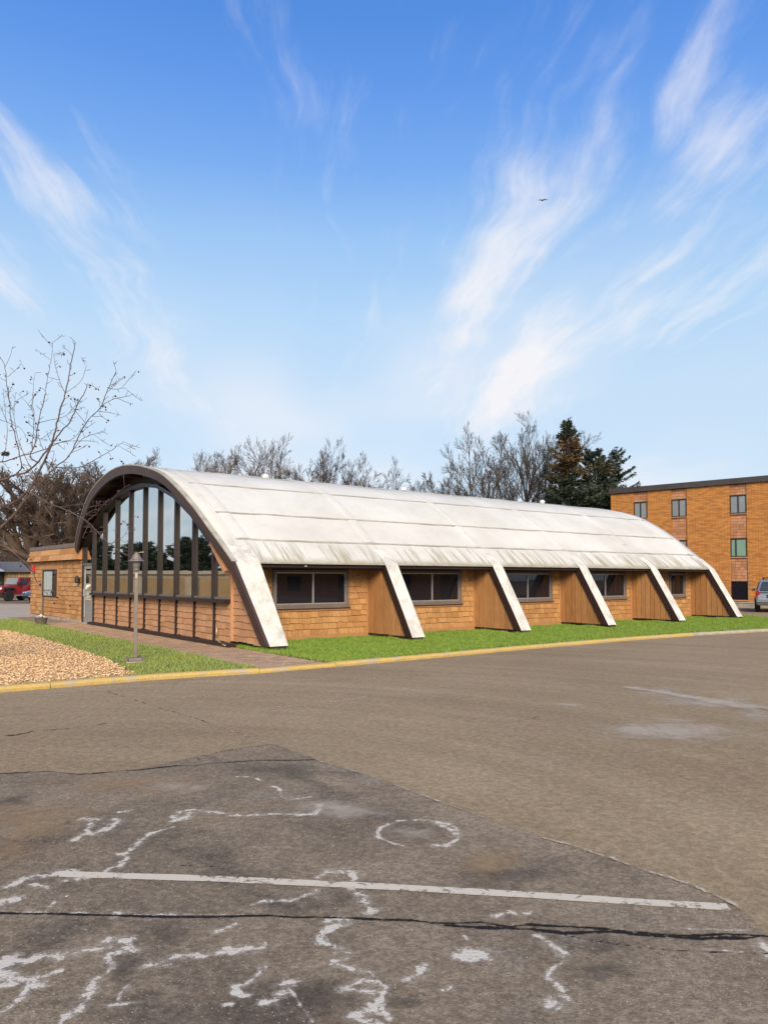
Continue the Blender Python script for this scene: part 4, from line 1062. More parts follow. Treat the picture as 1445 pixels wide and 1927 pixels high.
# stone base
y = -.05; rg = random.Random(5)
while y < LA+.1:
    w = rg.uniform(.35, .8); e = min(y+w, LA+.12)
    mb = MB().box((-.09+rg.uniform(-.01, .01), y+.008, -.25), (.0, e-.008, .095+rg.uniform(-.015, .0))); mb.build('base_stone', 'stone', annex, bevel=.012, seg=1); y = e
bell = thing('fire_bell', 'small red fire alarm box high on the annex corner', 'alarm', W(7.74, 27.83, 0)+Vector((math.cos(AR), math.sin(AR), 0))*(-.06)+Vector((-math.sin(AR), math.cos(AR), 0))*5.95+Vector((0, 0, 1.98)), AR)
MB().box((-.08, -.14, -.12), (.05, .14, .12)).build('alarm_box', 'redpaint', bell, bevel=.015); MB().lathe([(.085, 0), (.07, .03), (.02, .05)], (0, 0, 0), 12).build('cap', 'redpaint', bell).location = (0, 0, .122)
wl = thing('wall_lantern', 'small black lantern on the annex wall beside the door', 'lantern', W(7.74, 27.83, 0)+Vector((math.cos(AR), math.sin(AR), 0))*(-.02)+Vector((-math.sin(AR), math.cos(AR), 0))*.18+Vector((0, 0, 1.42)), AR)
MB().box((-.03, -.04, .0), (.0, .04, .18)).build('backplate', 'black', wl); MB().lathe([(.05, 0), (.085, .05), (.085, .18), (.05, .24), (.015, .28)], (-.11, 0, .0), 8).build('lantern_body', 'black', wl)

# ================================================================== LAMP POST, POT
lp = G(255, 1246, 0)
lamp = thing('lamp_post', 'weathered metal lamp post with bell shade on the grass', 'lamp post', lp, R(20))
MB().box((-.17, -.17, 0), (.17, .17, .025)).build('footing', 'concrete', lamp, bevel=.006)
MB().box((-.125, -.125, .026), (.125, .125, .085)).build('base', 'lampmetal', lamp, bevel=.012)
for sx in (-1, 1):
    for sy in (-1, 1): MB().lathe([(.018, 0), (.018, .07), (.008, .08)], (sx*.145, sy*.145, .026), 8).build('anchor_bolt', 'lampmetal', lamp)
MB().box((-.034, -.034, .086), (.034, .034, 1.74)).build('post', 'lampmetal', lamp, bevel=.006)
MB().lathe([(.045, 1.73), (.06, 1.75), (.06, 1.785)], (0, 0, 0), 14).build('collar', 'lampmetal', lamp)
MB().lathe([(.055, 1.786), (.068, 1.84), (.062, 1.94), (.05, 1.955)], (0, 0, 0), 14).build('glass_chimney', 'lampclear', lamp, smooth=False)
MB().lathe([(.145, 1.925), (.14, 1.938), (.105, 1.96), (.078, 2.01), (.060, 2.055), (.045, 2.062), (.040, 2.085), (.046, 2.09), (.02, 2.105)], (0, 0, 0), 18).build('shade', 'lampmetal', lamp, smooth=False)
MB().box((-.02, -.038, 1.60), (.02, -.0345, 1.70)).build('access_plate', 'alum', lamp)
MB().tube([(0, 0, 2.08), (.07, -.02, 2.095), (.13, -.03, 2.10)], .008, 5).build('wire', 'copper', lamp)
pt = G(78, 1176, 0)
pot = thing('planter_pot', 'squat brown pot with pale stones and a dry stem at the walk edge', 'planter', pt, 0)
MB().lathe([(.22, 0), (.23, .015), (.20, .02), (.165, .035), (.195, .20), (.215, .22), (.215, .245), (.18, .245)], (0, 0, 0), 18).build('bowl', 'pot', pot)
rg = random.Random(1); mb = MB()
for k in range(60):
    a = rg.uniform(0, 6.28); r_ = abs(rg.gauss(0, .075)); s = rg.uniform(.018, .04); z = .25+.10*max(0, 1-r_/.16)
    mb.lathe([(s*.6, -s*.5), (s, 0), (s*.5, s*.6)], (r_*math.cos(a), r_*math.sin(a), z), 5)
o = mb.build('stone_mound', 'gravelwhite', pot); o['kind'] = 'stuff'
MB().tube([(.05, 0, .25), (.045, .01, .6), (.06, 0, .95)], [.035, .03, .026], 7).build('stem', 'bark', pot)
MB().box((-.26, -.2, -.004), (.24, .22, .012)).build('slab', 'concrete', pot)

# ================================================================== APARTMENT BLOCK
e_dir = Vector((-.738, .675, 0)).normalized(); P0 = Vector(((1375-CX)/F*44, 44, 0)); AX = -e_dir; AY = Vector((-AX.y, AX.x, 0))
def apt_x(px):
    k = (px-CX)/F; t = (k*P0.y-P0.x)/(AX.x-k*AX.y); return t
def apt_z(px, py):
    d = P0.y+AX.y*apt_x(px); return CAM_H+(HOR-py)*d/F
apt = thing('apartment_block', 'three storey tan brick apartment block behind the hall', 'apartment block', P0, math.atan2(AX.y, AX.x))
xL = apt_x(1150); xR = apt_x(1445)+16; ZT = apt_z(1375, 911)
cols = [(apt_x(1193), apt_x(1219)), (apt_x(1264), apt_x(1293)), (apt_x(1374), apt_x(1406))]
gap = (cols[2][0]-cols[1][1])
cols.append((cols[2][1]+gap*.55, cols[2][1]+gap*.55+cols[2][1]-cols[2][0])); cols.append((cols[3][1]+gap, cols[3][1]+gap+1.2))
edges = [xL]+[x for c in cols for x in c]+[xR]
for k in range(0, len(edges), 2): MB().box((edges[k], 0, -.3), (edges[k+1], .4, ZT)).build('brick_pier', 'brick', apt)
MB().box((xL, .42, -.3), (xR, 12, ZT-.05)).build('core', 'brick', apt)
MB().box((xL-.08, -.14, ZT+.002), (xR, 12.1, ZT+.34)).build('roof_edge', 'aptcap', apt)
rows = [(apt_z(1390, 966), apt_z(1390, 931)), (apt_z(1390, 1048), apt_z(1390, 1013)), (apt_z(1390, 1129), apt_z(1390, 1094))]
accs = MB(); rg = random.Random(33)
for ci, (a, b) in enumerate(cols):
    MB().box((a, .09, -.3), (b, .40, ZT-.02)).build('spandrel', 'shingle_apt', apt)
    zs = [ZT-.02]+[z for r_ in rows for z in (r_[1], r_[0])]+[-.3]
    for q in range(0, len(zs), 2):
        z = zs[q+1]+.02
        while z < zs[q]-.06:
            x = a+.01
            while x < b-.02:
                w = rg.choice((.18, .25, .32, .4)); e = min(x+w, b-.01)
                accs.box((x+.006, .055+rg.uniform(-.004, .004), z), (e-.006, .088, min(z+.15, zs[q]-.01))); x = e
            z += .165
    for ri, (z0, z1) in enumerate(rows):
        fm = MB(); t = .055
        fm.box((a, .0, z0), (a+t, .088, z1)).box((b-t, .0, z0), (b, .088, z1)).box((a+t, .0, z1-t), (b-t, .088, z1)).box((a+t, .0, z0), (b-t, .088, z0+t))
        fm = fm.build('window', 'bronze', apt)
        MB().box((a, -.03, z0-.06), (b, .08, z0-.001)).build('sill', 'shingle_apt', fm)
        mid = a+(b-a)*(.5 if not (ci == 2 and ri == 1) else .33)
        if ri < 2:
            MB().box((mid-.03, .01, z0+t), (mid+.03, .08, z1-t)).build('meeting_rail', 'bronze', fm)
            g1 = 'glass_green' if (ci == 2 and ri == 1) else 'glass_apt'
            MB().box((a+t, .045, z0+t), (mid-.03, .07, z1-t)).build('pane', g1, fm); MB().box((mid+.03, .045, z0+t), (b-t, .07, z1-t)).build('pane', g1, fm)
        else: MB().box((a+t, .045, z0+t), (b-t, .07, z1-t)).build('pane', 'glass_side', fm)
o = accs.build('spandrel_shingle', 'shingle_apt', apt); o['kind'] = 'stuff'
# planting strip with a low wall in front of it
bs_ = [G(1378, 1146, AZ), G(1500, 1150, AZ)]
strip = thing('garden_edge', 'low tan stone edging with a ledge at the foot of the apartments', 'edging', P0+AX*(-1.0)-AY*2.0, math.atan2(AX.y, AX.x))
MB().box((-3, 0, -.3), (3.1, 1.9, .20)).build('bed', 'stone', strip); MB().box((-3.1, -.12, AZ), (3.3, -.004, .02)).build('edge_curb', 'concrete', strip); MB().box((-3.05, -.03, .205), (3.12, .4, .26)).build('ledge', 'curb_bare', strip)

# ================================================================== VEHICLES
def wheel(parent, x, y, r, w, rim='rim'):
    s = 1 if y > 0 else -1
    o = MB().lathe([(r*.62, -w/2), (r*.93, -w/2), (r, -w/2+.03), (r, w/2-.03), (r*.93, w/2), (r*.62, w/2)], (x, y, r), 22, axis='y').build('wheel', 'tyre', parent)
    MB().lathe([(.05, w*.36*s), (r*.16, w*.42*s), (r*.5, w*.36*s), (r*.62, w*.50*s), (r*.63, w*.2*s)], (x, y, r), 18, axis='y').build('rim', rim, o)
    return o
def side_prism(prof, half, y0=None):      # profile in x,z extruded across y
    mb = MB(); mb.prism(prof, lambda p, t: (p[0], t, p[1]), -half if y0 is None else y0, half); return mb
def frustum(prof, h0, h1, zlo, zhi):       # greenhouse: narrows towards the roof
    mb = MB(); n = len(prof)
    for s in (-1, 1):
        for x, z in prof: t = (z-zlo)/(zhi-zlo); mb.v.append((x, s*(h0+(h1-h0)*t), z))
    for k in range(n): j = (k+1) % n; mb.f.append((k, j, n+j, n+k)); mb.mi.append(0)
    mb.f += [tuple(range(n))[::-1], tuple(range(n, 2*n))]; mb.mi += [0, 0]; return mb
# red off-roader (front to the lower left)
jp = G(8, 1131, AZ)
jeep = thing('red_jeep', 'red boxy off road car with black fenders parked beyond the annex', 'car', jp+Vector((.45, .6, 0)), math.atan2(-.92, -.40))
side_prism([(1.45, .62), (1.50, 1.08), (.48, 1.16), (-1.75, 1.16), (-1.80, .50), (-.9, .45), (.65, .45)], .70).build('body', 'red', jeep, bevel=.04)
frustum([(.30, 1.165), (.10, 1.74), (-1.70, 1.76), (-1.78, 1.165)], .70, .62, 1.165, 1.76).build('cab', 'red', jeep, bevel=.04)
o = MB(); o.v = [(.325, -.60, 1.22), (.325, .60, 1.22), (.155, .55, 1.68), (.155, -.55, 1.68)]; o.f = [(0, 1, 2, 3)]; o.mi = [0]; o.v += [(x-.05, y, z) for x, y, z in o.v]; o.f += [(4, 7, 6, 5), (0, 4, 5, 1), (1, 5, 6, 2), (2, 6, 7, 3), (3, 7, 4, 0)]; o.mi += [0]*5; o.build('windscreen', 'carglass_pale', jeep)
for s in (-1, 1):
    for a, b in ((.12, -.62), (-.72, -1.55)):
        mb = MB(); mb.prism([(a, 1.22), (a-.14 if a > 0 else a, 1.66), (b, 1.66), (b, 1.22)], lambda p, t: (p[0], s*(t-(p[1]-1.165)*.13), p[1]), .69, .715); mb.build('side_window', 'carglass', jeep)
    side_prism([(1.62, .82), (1.55, .98), (.75, .98), (.55, .80), (.70, .80), (.85, .90), (1.45, .90)], s*.92, s*.68).build('fender', 'black', jeep)
    side_prism([(-.75, .80), (-.9, .95), (-1.6, .95), (-1.82, .78), (-1.7, .78), (-1.5, .88), (-1.0, .88)], s*.92, s*.68).build('fender', 'black', jeep)
    wheel(jeep, 1.10, s*.74, .40, .26); wheel(jeep, -1.25, s*.74, .40, .26)
    MB().lathe([(.10, 0), (.10, .04), (.07, .06)], (0, 0, 0), 12, axis='y').build('headlight', 'lampglass', jeep).matrix_local = Matrix.Translation((1.49, s*.45, .92)) @ Matrix.Rotation(R(-90), 4, 'Z')
    MB().box((.28, s*.72-.03, 1.20), (.36, s*.95+.03, 1.38)).build('mirror', 'black', jeep)
for k in range(7): MB().box((1.49, -.27+.09*k-.022, .74), (1.515, -.27+.09*k+.022, 1.02)).build('grille_slot', 'black', jeep)
MB().box((1.52, -.78, .50), (1.68, .78, .66)).build('bumper', 'black', jeep, bevel=.02)
MB().box((-.5, -.74, .38), (.6, -.66, .46)).build('sill_bar', 'chrome', jeep); MB().box((-.5, .66, .38), (.6, .74, .46)).build('sill_bar', 'chrome', jeep)
MB().lathe([(.12, -.1), (.36, -.1), (.38, -.06), (.38, .06), (.36, .1), (.12, .1)], (0, 0, 0), 20, axis='y').build('spare_wheel', 'tyre', jeep).matrix_local = Matrix.Translation((-1.93, 0, 1.05)) @ Matrix.Rotation(R(90), 4, 'Z')
# blue saloon, nose to the viewer
def sedan(name, label, loc, rz, paint):
    t = thing(name, label, 'car', loc, rz)
    side_prism([(2.22, .34), (2.28, .58), (2.15, .74), (.95, .93), (-1.5, .98), (-2.2, .92), (-2.3, .55), (-2.2, .32)], .84).build('body', paint, t, bevel=.09, seg=3)
    frustum([(1.05, .90), (.25, 1.36), (-.95, 1.40), (-1.75, .96)], .78, .58, .90, 1.40).build('cabin', paint, t, bevel=.06)
    mb = MB(); mb.v = [(1.0, -.68, .96), (1.0, .68, .96), (.32, .54, 1.345), (.32, -.54, 1.345), (.95, -.68, .95), (.95, .68, .95), (.27, .54, 1.33), (.27, -.54, 1.33)]
    mb.f = [(0, 1, 2, 3), (4, 7, 6, 5), (0, 4, 5, 1), (1, 5, 6, 2), (2, 6, 7, 3), (3, 7, 4, 0)]; mb.mi = [0]*6; mb.build('windscreen', 'carglass_pale', t)
    for s in (-1, 1):
        mb = MB(); mb.prism([(.80, .97), (.22, 1.31), (-.90, 1.34), (-1.4, 1.0)], lambda p, q: (p[0], s*(q-(p[1]-.9)*.40), p[1]), .772, .80); mb.build('side_window', 'carglass', t)
        wheel(t, 1.38, s*.76, .32, .2); wheel(t, -1.35, s*.76, .32, .2)
        MB().box((2.06, s*.62-.18, .62), (2.25, s*.62+.18, .74)).build('headlight', 'lampglass', t, bevel=.04)
        MB().box((-2.29, s*.62-.16, .68), (-2.2, s*.62+.16, .84)).build('tail_light', 'taillight', t)
        MB().box((.72, s*.84-.02, .96), (.84, s*.98+.02, 1.07)).build('mirror', paint, t, bevel=.02)
    MB().box((2.20, -.36, .56), (2.285, .36, .68)).build('grille', 'chrome', t, bevel=.02)
    MB().box((2.22, -.80, .46), (2.33, .80, .52)).build('bumper_strip', 'chrome', t); MB().box((2.2, -.7, .28), (2.29, .7, .44)).build('air_intake', 'black', t)
    MB().box((2.295, -.16, .40), (2.312, .16, .50)).build('number_plate', 'white', t)
    return t
sp_ = G(44, 1134.5, AZ)
sedan('blue_saloon', 'light blue saloon car nosing out behind the annex corner', sp_+Vector((1.35, 2.1, 0)), math.atan2(-.93, -.36), 'blue')
# grey-blue minivan seen from behind
vp_ = G(1451, 1153.5, AZ)
van = thing('minivan', 'grey blue minivan with roof rack parked at the right edge', 'minivan', vp_+Vector((1.25, 2.05, 0)), R(64))
VS = .95
side_prism([(2.35, .35), (2.4, .65), (2.1, .85), (1.5, 1.0), (-2.15, 1.02), (-2.35, .92), (-2.42, .52), (-2.3, .34)], .93*VS).build('body', 'silver', van, bevel=.10, seg=3)
frustum([(1.55, .98), (.75, 1.58), (-.6, 1.63), (-1.75, 1.58), (-2.2, 1.0)], .90*VS, .70*VS, .98, 1.63).build('cabin', 'silver', van, bevel=.07, seg=3)
mb = MB(); a_ = [(-2.225, -.72, 1.06), (-2.225, .72, 1.06), (-1.87, .58, 1.50), (-1.87, -.58, 1.50)]
mb.v = a_+[(x+.05, y, z-.02) for x, y, z in a_]; mb.f = [(0, 1, 2, 3), (4, 7, 6, 5), (0, 4, 5, 1), (1, 5, 6, 2), (2, 6, 7, 3), (3, 7, 4, 0)]; mb.mi = [0]*6; mb.build('rear_window', 'carglass', van)
for s in (-1, 1):
    for a, b in ((.95, .05), (-.05, -.95), (-1.05, -1.85)):
        mb = MB(); mb.prism([(a, 1.08), (a-.25 if a > .5 else a, 1.50), (b if b > -1.5 else b+.22, 1.50), (b, 1.08)], lambda p, q: (p[0], s*(q-(p[1]-.98)*.30), p[1]), .862, .888); mb.build('side_window', 'carglass', van)
    wheel(van, 1.5, s*.80, .34, .22); wheel(van, -1.5, s*.80, .34, .22)
    MB().box((-2.36, s*.80-.09, .72), (-2.16, s*.80+.09, 1.06)).build('tail_light', 'taillight', van, bevel=.03)
    MB().tube([(-1.7, s*.52, 1.60), (-1.6, s*.52, 1.68), (.4, s*.52, 1.70), (.5, s*.52, 1.62)], .022, 6).build('roof_rail', 'black', van)
    MB().box((2.2, s*.66-.2, .66), (2.38, s*.66+.2, .80)).build('headlight', 'lampglass', van, bevel=.03)
    MB().box((1.25, s*.90-.03, 1.0), (1.36, s*1.02+.03, 1.14)).build('mirror', 'silver', van, bevel=.02)
for x in (-1.2, -.1): MB().tube([(x, -.52, 1.69), (x, .52, 1.69)], .018, 6).build('rack_bar', 'black', van)
MB().box((-2.46, -.86, .50), (-2.34, .86, .62)).build('bumper', 'silver', van, bevel=.03); MB().box((-2.475, -.80, .625), (-2.36, .80, .645)).build('bumper_strip', 'chrome', van)
MB().box((-2.40, -.42, .70), (-2.36, .42, .86)).build('plate_recess', 'black', van); MB().box((-2.412, -.16, .72), (-2.401, .16, .82)).build('number_plate', 'white', van); MB().box((-2.415, -.42, .865), (-2.36, .42, .89)).build('hatch_trim', 'chrome', van)
MB().box((-2.36, -.82, 1.005), (-2.27, .82, 1.03)).build('belt_strip', 'chrome', van)

# ================================================================== OUTBUILDING FAR LEFT
gp = P(30, 1088, 64); gp.z = AZ
shed = thing('board_garage', 'long low board garage with a grey roof behind the red car', 'garage', gp, R(-4))
MB().box((-8, .05, 0), (6, 5, 2.2)).build('wall', 'fence', shed)
rg = random.Random(6); x = -1.0
while x < 6: w = rg.uniform(.18, .3); MB().box((x+.012, 0, .0), (min(x+w, 6)-.012, .049, 2.16)).build('board', 'fence', shed); x += w
mb = MB(); mb.prism([(-.4, 2.2), (-.4, 2.32), (2.4, 3.15), (5.3, 2.32), (5.3, 2.2)], lambda p, t: (t, p[0], p[1]), -8.3, 6.3); mb.build('roof', 'greyroof', shed)
mb = MB(); mb.prism([(-4.2, 2.25), (-.7, 2.25), (-1.7, 2.75), (-4.2, 2.9)], lambda p, t: (p[0], t, p[1]), -1.2, -.3); mb.build('awning', 'white', shed)
MB().box((-4.1, -.12, 0), (-1.05, -.0, 2.24)).build('opening_shade_panel', 'black', shed)  # black panel standing for the shade in the opening under the awning
MB().box((-1.75, -.16, 1.55), (-1.45, -.125, 1.62)).box((-1.72, -.16, 1.66), (-1.48, -.125, 1.80)).box((-1.9, -.16, 1.22), (-1.3, -.125, 1.32)).build('white_marks', 'white', shed)

# ================================================================== TREES
class Tubes:
    def __init__(s): s.v = []; s.f = []; s.n = 0
    def paths(s, pts, rad, k):                 # pts (N, m, 3), rad (N, m)
        N, m, _ = pts.shape; d = np.gradient(pts, axis=1); d /= np.linalg.norm(d, axis=2, keepdims=True)+1e-9
        up = np.abs(d[:, :1, 2:3]) > .8
        ref = np.where(up, np.array([.31, .95, .05]), np.array([.05, .1, 1.]))
        a = ref-d*(d*ref).sum(2, keepdims=True); a /= np.linalg.norm(a, axis=2, keepdims=True)+1e-9; b = np.cross(d, a)
        t = 2*np.pi*np.arange(k)/k
        V = pts[:, :, None, :]+(a[:, :, None, :]*np.cos(t)[:, None]+b[:, :, None, :]*np.sin(t)[:, None])*rad[:, :, None, None]
        s.v.append(V.reshape(-1, 3)); q = np.arange(k); r = (q+1) % k
        o0 = s.n+(np.arange(N)[:, None]*m+np.arange(m-1)[None])*k
        f = np.stack([o0[..., None]+q, o0[..., None]+r, o0[..., None]+k+r, o0[..., None]+k+q], -1)
        s.f.append(f.reshape(-1, 4)); s.n += N*m*k
    def path(s, pts, rad, k): s.paths(np.asarray([[tuple(p) for p in pts]], float), np.asarray([rad], float), k)
    def build(s, name, mat, parent=None, fit=None):
        v = np.concatenate(s.v)
        if fit: v = v*np.array([fit, fit, fit])
        return arr_mesh(name, v, np.concatenate(s.f), mat, parent)
def unit(a): return a/(np.linalg.norm(a, axis=-1, keepdims=True)+1e-9)
def grow(tb, rg, p, d, L, r, lvl, spec, minr=.0075):
    p = np.atleast_2d(np.asarray(p, float)); d = unit(np.atleast_2d(np.asarray(d, float))); L = np.atleast_1d(np.asarray(L, float)); r = np.atleast_1d(np.asarray(r, float))
    for lvl in range(lvl, len(spec)):
        nseg, nch, ratio, ang, up, jit, sides, tap = spec[lvl]; N = len(p)
        pts = [p]; dirs = [d]
        for i in range(nseg):
            d = unit(d+rg.normal(0, jit, (N, 3))+np.array([0, 0, up])); p = p+d*(L/nseg)[:, None]; pts.append(p); dirs.append(d)
        pts = np.stack(pts, 1); dirs = np.stack(dirs, 1); rad = r[:, None]*np.linspace(1, tap, nseg+1)[None]
        tb.paths(pts, rad, sides)
        if lvl+1 >= len(spec): return
        c = np.maximum(1, np.round(nch*rg.uniform(.8, 1.25, N))).astype(int)
        idx = np.repeat(np.arange(N), c); j = np.concatenate([np.arange(k) for k in c]); cc = c[idx]; M_ = len(idx)
        t = .25+.75*(j+rg.uniform(.1, .9, M_))/cc; f = t*nseg; k = np.minimum(f.astype(int), nseg-1); fr = (f-k)[:, None]
        q = pts[idx, k]*(1-fr)+pts[idx, k+1]*fr; dd = dirs[idx, k+1]
        o1 = unit(np.cross(dd, np.array([.3, .2, .9]))); o2 = np.cross(dd, o1)
        ga = (rg.uniform(0, 6.28, N)[idx]+2.4*j+rg.normal(0, .4, M_))[:, None]; an = (ang*rg.uniform(.65, 1.3, M_))[:, None]
        nd = unit(dd*np.cos(an)+(o1*np.cos(ga)+o2*np.sin(ga))*np.sin(an))
        nL = L[idx]*ratio*(1.15-.55*t)*rg.uniform(.75, 1.2, M_); nr = np.maximum(rad[idx, k]*.62*rg.uniform(.7, 1, M_), minr)
        p, d, L, r = q, nd, nL, nr
#        nseg nch ratio ang  up  jit sides taper
BARE = [(7, 9, .50, .55, .02, .06, 7, .35), (5, 7, .50, .52, .06, .08, 5, .4), (4, 6, .52, .48, .06, .09, 4, .45), (3, 5, .58, .48, .04, .10, 3, .6), (2, 0, .6, .45, .03, .12, 3, .6)]
def bare_tree(name, label, loc, H, seed, mat='bark_far', r0=.16, stems=1, spread=.35, spec=BARE, group=None, lean=(0, 0), trunk=.52, minr=.010, wide=1.0):
    rg = np.random.default_rng(seed); t = thing(name, label, 'tree', loc, 0, group)
    tr = Tubes(); cr = Tubes()
    # short bole, then the stems fan out
    bole = H*.10 if stems > 1 else H*.16
    tr.path([(0, 0, -.1), (0, 0, bole*.6), (0, 0, bole*1.2)], [r0*1.5, r0*1.2, r0*1.1], 8); tr.build('trunk', mat, t)
    a = 2*math.pi*np.arange(stems)/stems+rg.uniform(-.5, .5, stems)+rg.uniform(0, 6.28); sp = spread*rg.uniform(.6, 1.2, stems) if stems > 1 else np.full(1, .05)
    d = np.stack([np.cos(a)*sp+lean[0], np.sin(a)*sp+lean[1], np.ones(stems)], 1)
    grow(cr, rg, np.tile([[0, 0, bole*.8]], (stems, 1)), d, H*trunk*rg.uniform(.85, 1.1, stems), np.full(stems, r0*(.8 if stems > 1 else .95)), 0, spec, minr)
    top = np.percentile(np.concatenate(cr.v)[:, 2], 99.4)
    sc = H/top
    for k in range(len(cr.v)): cr.v[k] = cr.v[k]*np.array([sc*wide, sc*wide, sc])
    cr.build('crown', mat, t); return t
DN = dict(group='bare trees behind the hall roof')
row_ = [(300, 848, 62, 3, 'leftmost bare tree showing over the arched end of the roof'), (372, 862, 70, 2, 'thin bare tree between the leftmost tree and the narrow upright one over the roof'), (423, 842, 66, 1, 'narrow upright bare tree over the left of the roof ridge'),
        (452, 850, 60, 3, 'wide spreading bare tree right of the narrow upright one over the ridge'), (512, 852, 64, 2, 'low bushy bare tree left of the two tall ones over the ridge'), (536, 844, 60, 2, 'tall rounded bare tree left of the tallest one over the ridge'),
        (582, 834, 62, 1, 'tallest bare tree of the row over the middle of the ridge'), (626, 860, 62, 2, 'bare tree just right of the tallest one over the ridge'), (664, 866, 60, 2, 'second bare tree from the right end of the row over the ridge'), (700, 872, 60, 3, 'rightmost low rounded bare tree of the row over the ridge')]
for i, (px, py, dep, st, lab) in enumerate(row_):
    p = P(px, 1088, dep); H = P(px, py, dep).z+.3; bare_tree('bare_tree', lab, (p.x, p.y, AZ), H, 100+i, 'bark_warm' if i < 5 else 'bark_far', .13, st, .34, trunk=.60, wide=.85, minr=.008, **DN)
grp = dict(group='bare trees left of the spruce')
for i, (px, py, dep, st, lab, ln) in enumerate([(905, 824, 52, 3, 'bare tree leaning left at the left end of the group beside the spruce', (-.14, 0)), (968, 790, 54, 3, 'tall bare tree in the middle of the group beside the spruce', (0, 0)), (1008, 798, 56, 2, 'upright bare tree touching the left side of the spruce', (.12, 0)), (812, 908, 58, 4, 'low bare bush tree left of the group beside the spruce', (0, 0))]):
    p = P(px, 1088, dep); H = P(px, py, dep).z+.3; bare_tree('bare_tree', lab, (p.x, p.y, AZ), H, 200+i, 'bark_far', .17, st, .40, lean=ln, trunk=.62, wide=.85, minr=.009, **grp)
# big old tree behind the annex
BIG = [(8, 8, .52, .55, .01, .09, 8, .35), (6, 8, .52, .6, .04, .12, 5, .4), (5, 7, .55, .58, .05, .14, 4, .45), (3, 6, .6, .55, .04, .16, 3, .6), (2, 0, .6, .5, .03, .18, 3, .6)]
p = P(108, 1088, 46); bare_tree('old_bare_tree', 'large many limbed bare tree behind the shingled annex', (p.x, p.y, AZ), 9.3, 301, 'bark_warm', .40, 7, .70, BIG, trunk=.58, wide=1.1)
p = P(-95, 1088, 58); bare_tree('old_bare_tree', 'bare tree at the left edge behind the crabapple', (p.x, p.y, AZ), 8.8, 302, 'bark_warm', .30, 4, .5, BIG, trunk=.58)
# brush that closes the view far left
def thicket():
    rg = np.random.default_rng(12); tb = Tubes()
    sp = [(4, 7, .5, .5, .03, .2, 3, .5), (3, 5, .6, .6, .03, .2, 3, .5), (2, 0, .6, .5, 0, .2, 3, .6)]
    for k in range(420):
        px = rg.uniform(-140, 300); dep = rg.uniform(68, 92); p = P(px, 1088, dep)
        grow(tb, rg, np.array([p.x, p.y, AZ]), np.array([rg.normal(0, .12), 0, 1.]), rg.uniform(3.5, 7.0), .06, 0, sp)
    tag(tb.build('thicket', 'bark_warm'), 'dense brown leafless brush far behind the annex', 'brush', kind='stuff')
thicket()
# conifers
def conifer(name, label, loc, H, Rb, seed, mats, first=.06, dens=1.0, irregular=.15, cone_from=None, group=None, power=1.0, leaf=.16):
    rg = np.random.default_rng(seed); t = thing(name, label, 'tree', loc, 0, group)
    tr = Tubes(); tr.path([(0, 0, 0), (0, 0, H*.5), (0, 0, H*.98)], [H*.018, H*.011, .015], 7); tr.build('trunk', 'bark', t)
    br = Tubes(); vs = [[], []]
    z = H*first
    while z < H*.985:
        f = (z-H*first)/(H*(1-first)); Lr = Rb*((1-f)**power)*1.0+.12
        nb = int(6+3*(1-f))
        for b in range(nb):
            a = rg.uniform(0, 6.283); L = Lr*rg.uniform(1-irregular*1.8, 1+irregular); droop = rg.uniform(.12, .38)*(1-f)+.02
            rise = .55*f
            n = 5; u = np.linspace(0, 1, n+1); zz = z+L*(rise*u-droop*u*u*1.2+.18*u**3)
            pts = np.stack([np.cos(a)*L*u, np.sin(a)*L*u, zz], 1); br.path(pts, np.linspace(.03*(1-f)+.01, .006, n+1), 3)
            m = int((26*L*dens)+10); tt = rg.uniform(.12, 1, m)**.8
            c = np.stack([np.interp(tt, u, pts[:, i]) for i in range(3)], 1)
            wid = .30*L*(1-.75*tt)+.05; side = rg.uniform(-1, 1, m)*wid
            per = np.array([-math.sin(a), math.cos(a), 0]); c = c+per[None]*side[:, None]; c[:, 2] += rg.normal(-.05, .06, m)-np.abs(side)*.25
            out = np.array([math.cos(a), math.sin(a), 0])[None]*.8+per[None]*np.sign(side)[:, None]*rg.uniform(.2, .9, m)[:, None]+rg.normal(0, .3, (m, 3)); out[:, 2] += .05+rg.normal(0, .25, m)
            out /= np.linalg.norm(out, axis=1)[:, None]; s = leaf*rg.uniform(.6, 1.3, m)[:, None]
            w = np.cross(out, rg.normal(0, 1, (m, 3))); w /= np.linalg.norm(w, axis=1)[:, None]
            tri = np.stack([c-w*s*.28, c+w*s*.28, c+out*s*1.25], 1)
            if cone_from is not None:
                hz = c[:, 2]/H; prob = np.clip((hz-cone_from)/.16, 0, 1)*np.clip((.93-hz)/.06, 0, 1)*.75; k = rg.uniform(0, 1, m) < prob
                tri2 = tri[k].copy(); tri2[:, :, 2] -= .03; vs[1].append(tri2); tri = tri[~k]
            vs[0].append(tri)
        z += H*.022*rg.uniform(.7, 1.3)
    br.build('branches', 'bark', t)
    for q, nm in ((0, 'needles'), (1, 'cones')):
        if vs[q]:
            V = np.concatenate(vs[q]).reshape(-1, 3); o = arr_mesh(nm, V, np.arange(len(V)).reshape(-1, 3), mats[q], t); o['kind'] = 'stuff'
    return t
gc = 'conifers right of the bare trees'
p = P(1070, 1088, 50); conifer('spruce_tree', 'tallest spruce with brown cones round its pointed top', (p.x, p.y, AZ), P(1070, 790, 50).z+.1, 3.1, 1, ('spruce', 'cones'), .03, 3.6, .22, .62, gc, .85, .165)
p = P(1122, 1088, 51); conifer('spruce_tree', 'round topped shorter spruce right of the tallest one', (p.x, p.y, AZ), P(1122, 846, 51).z+.1, 2.3, 2, ('spruce', 'cones'), .03, 3.6, .25, .80, gc, .5, .165)
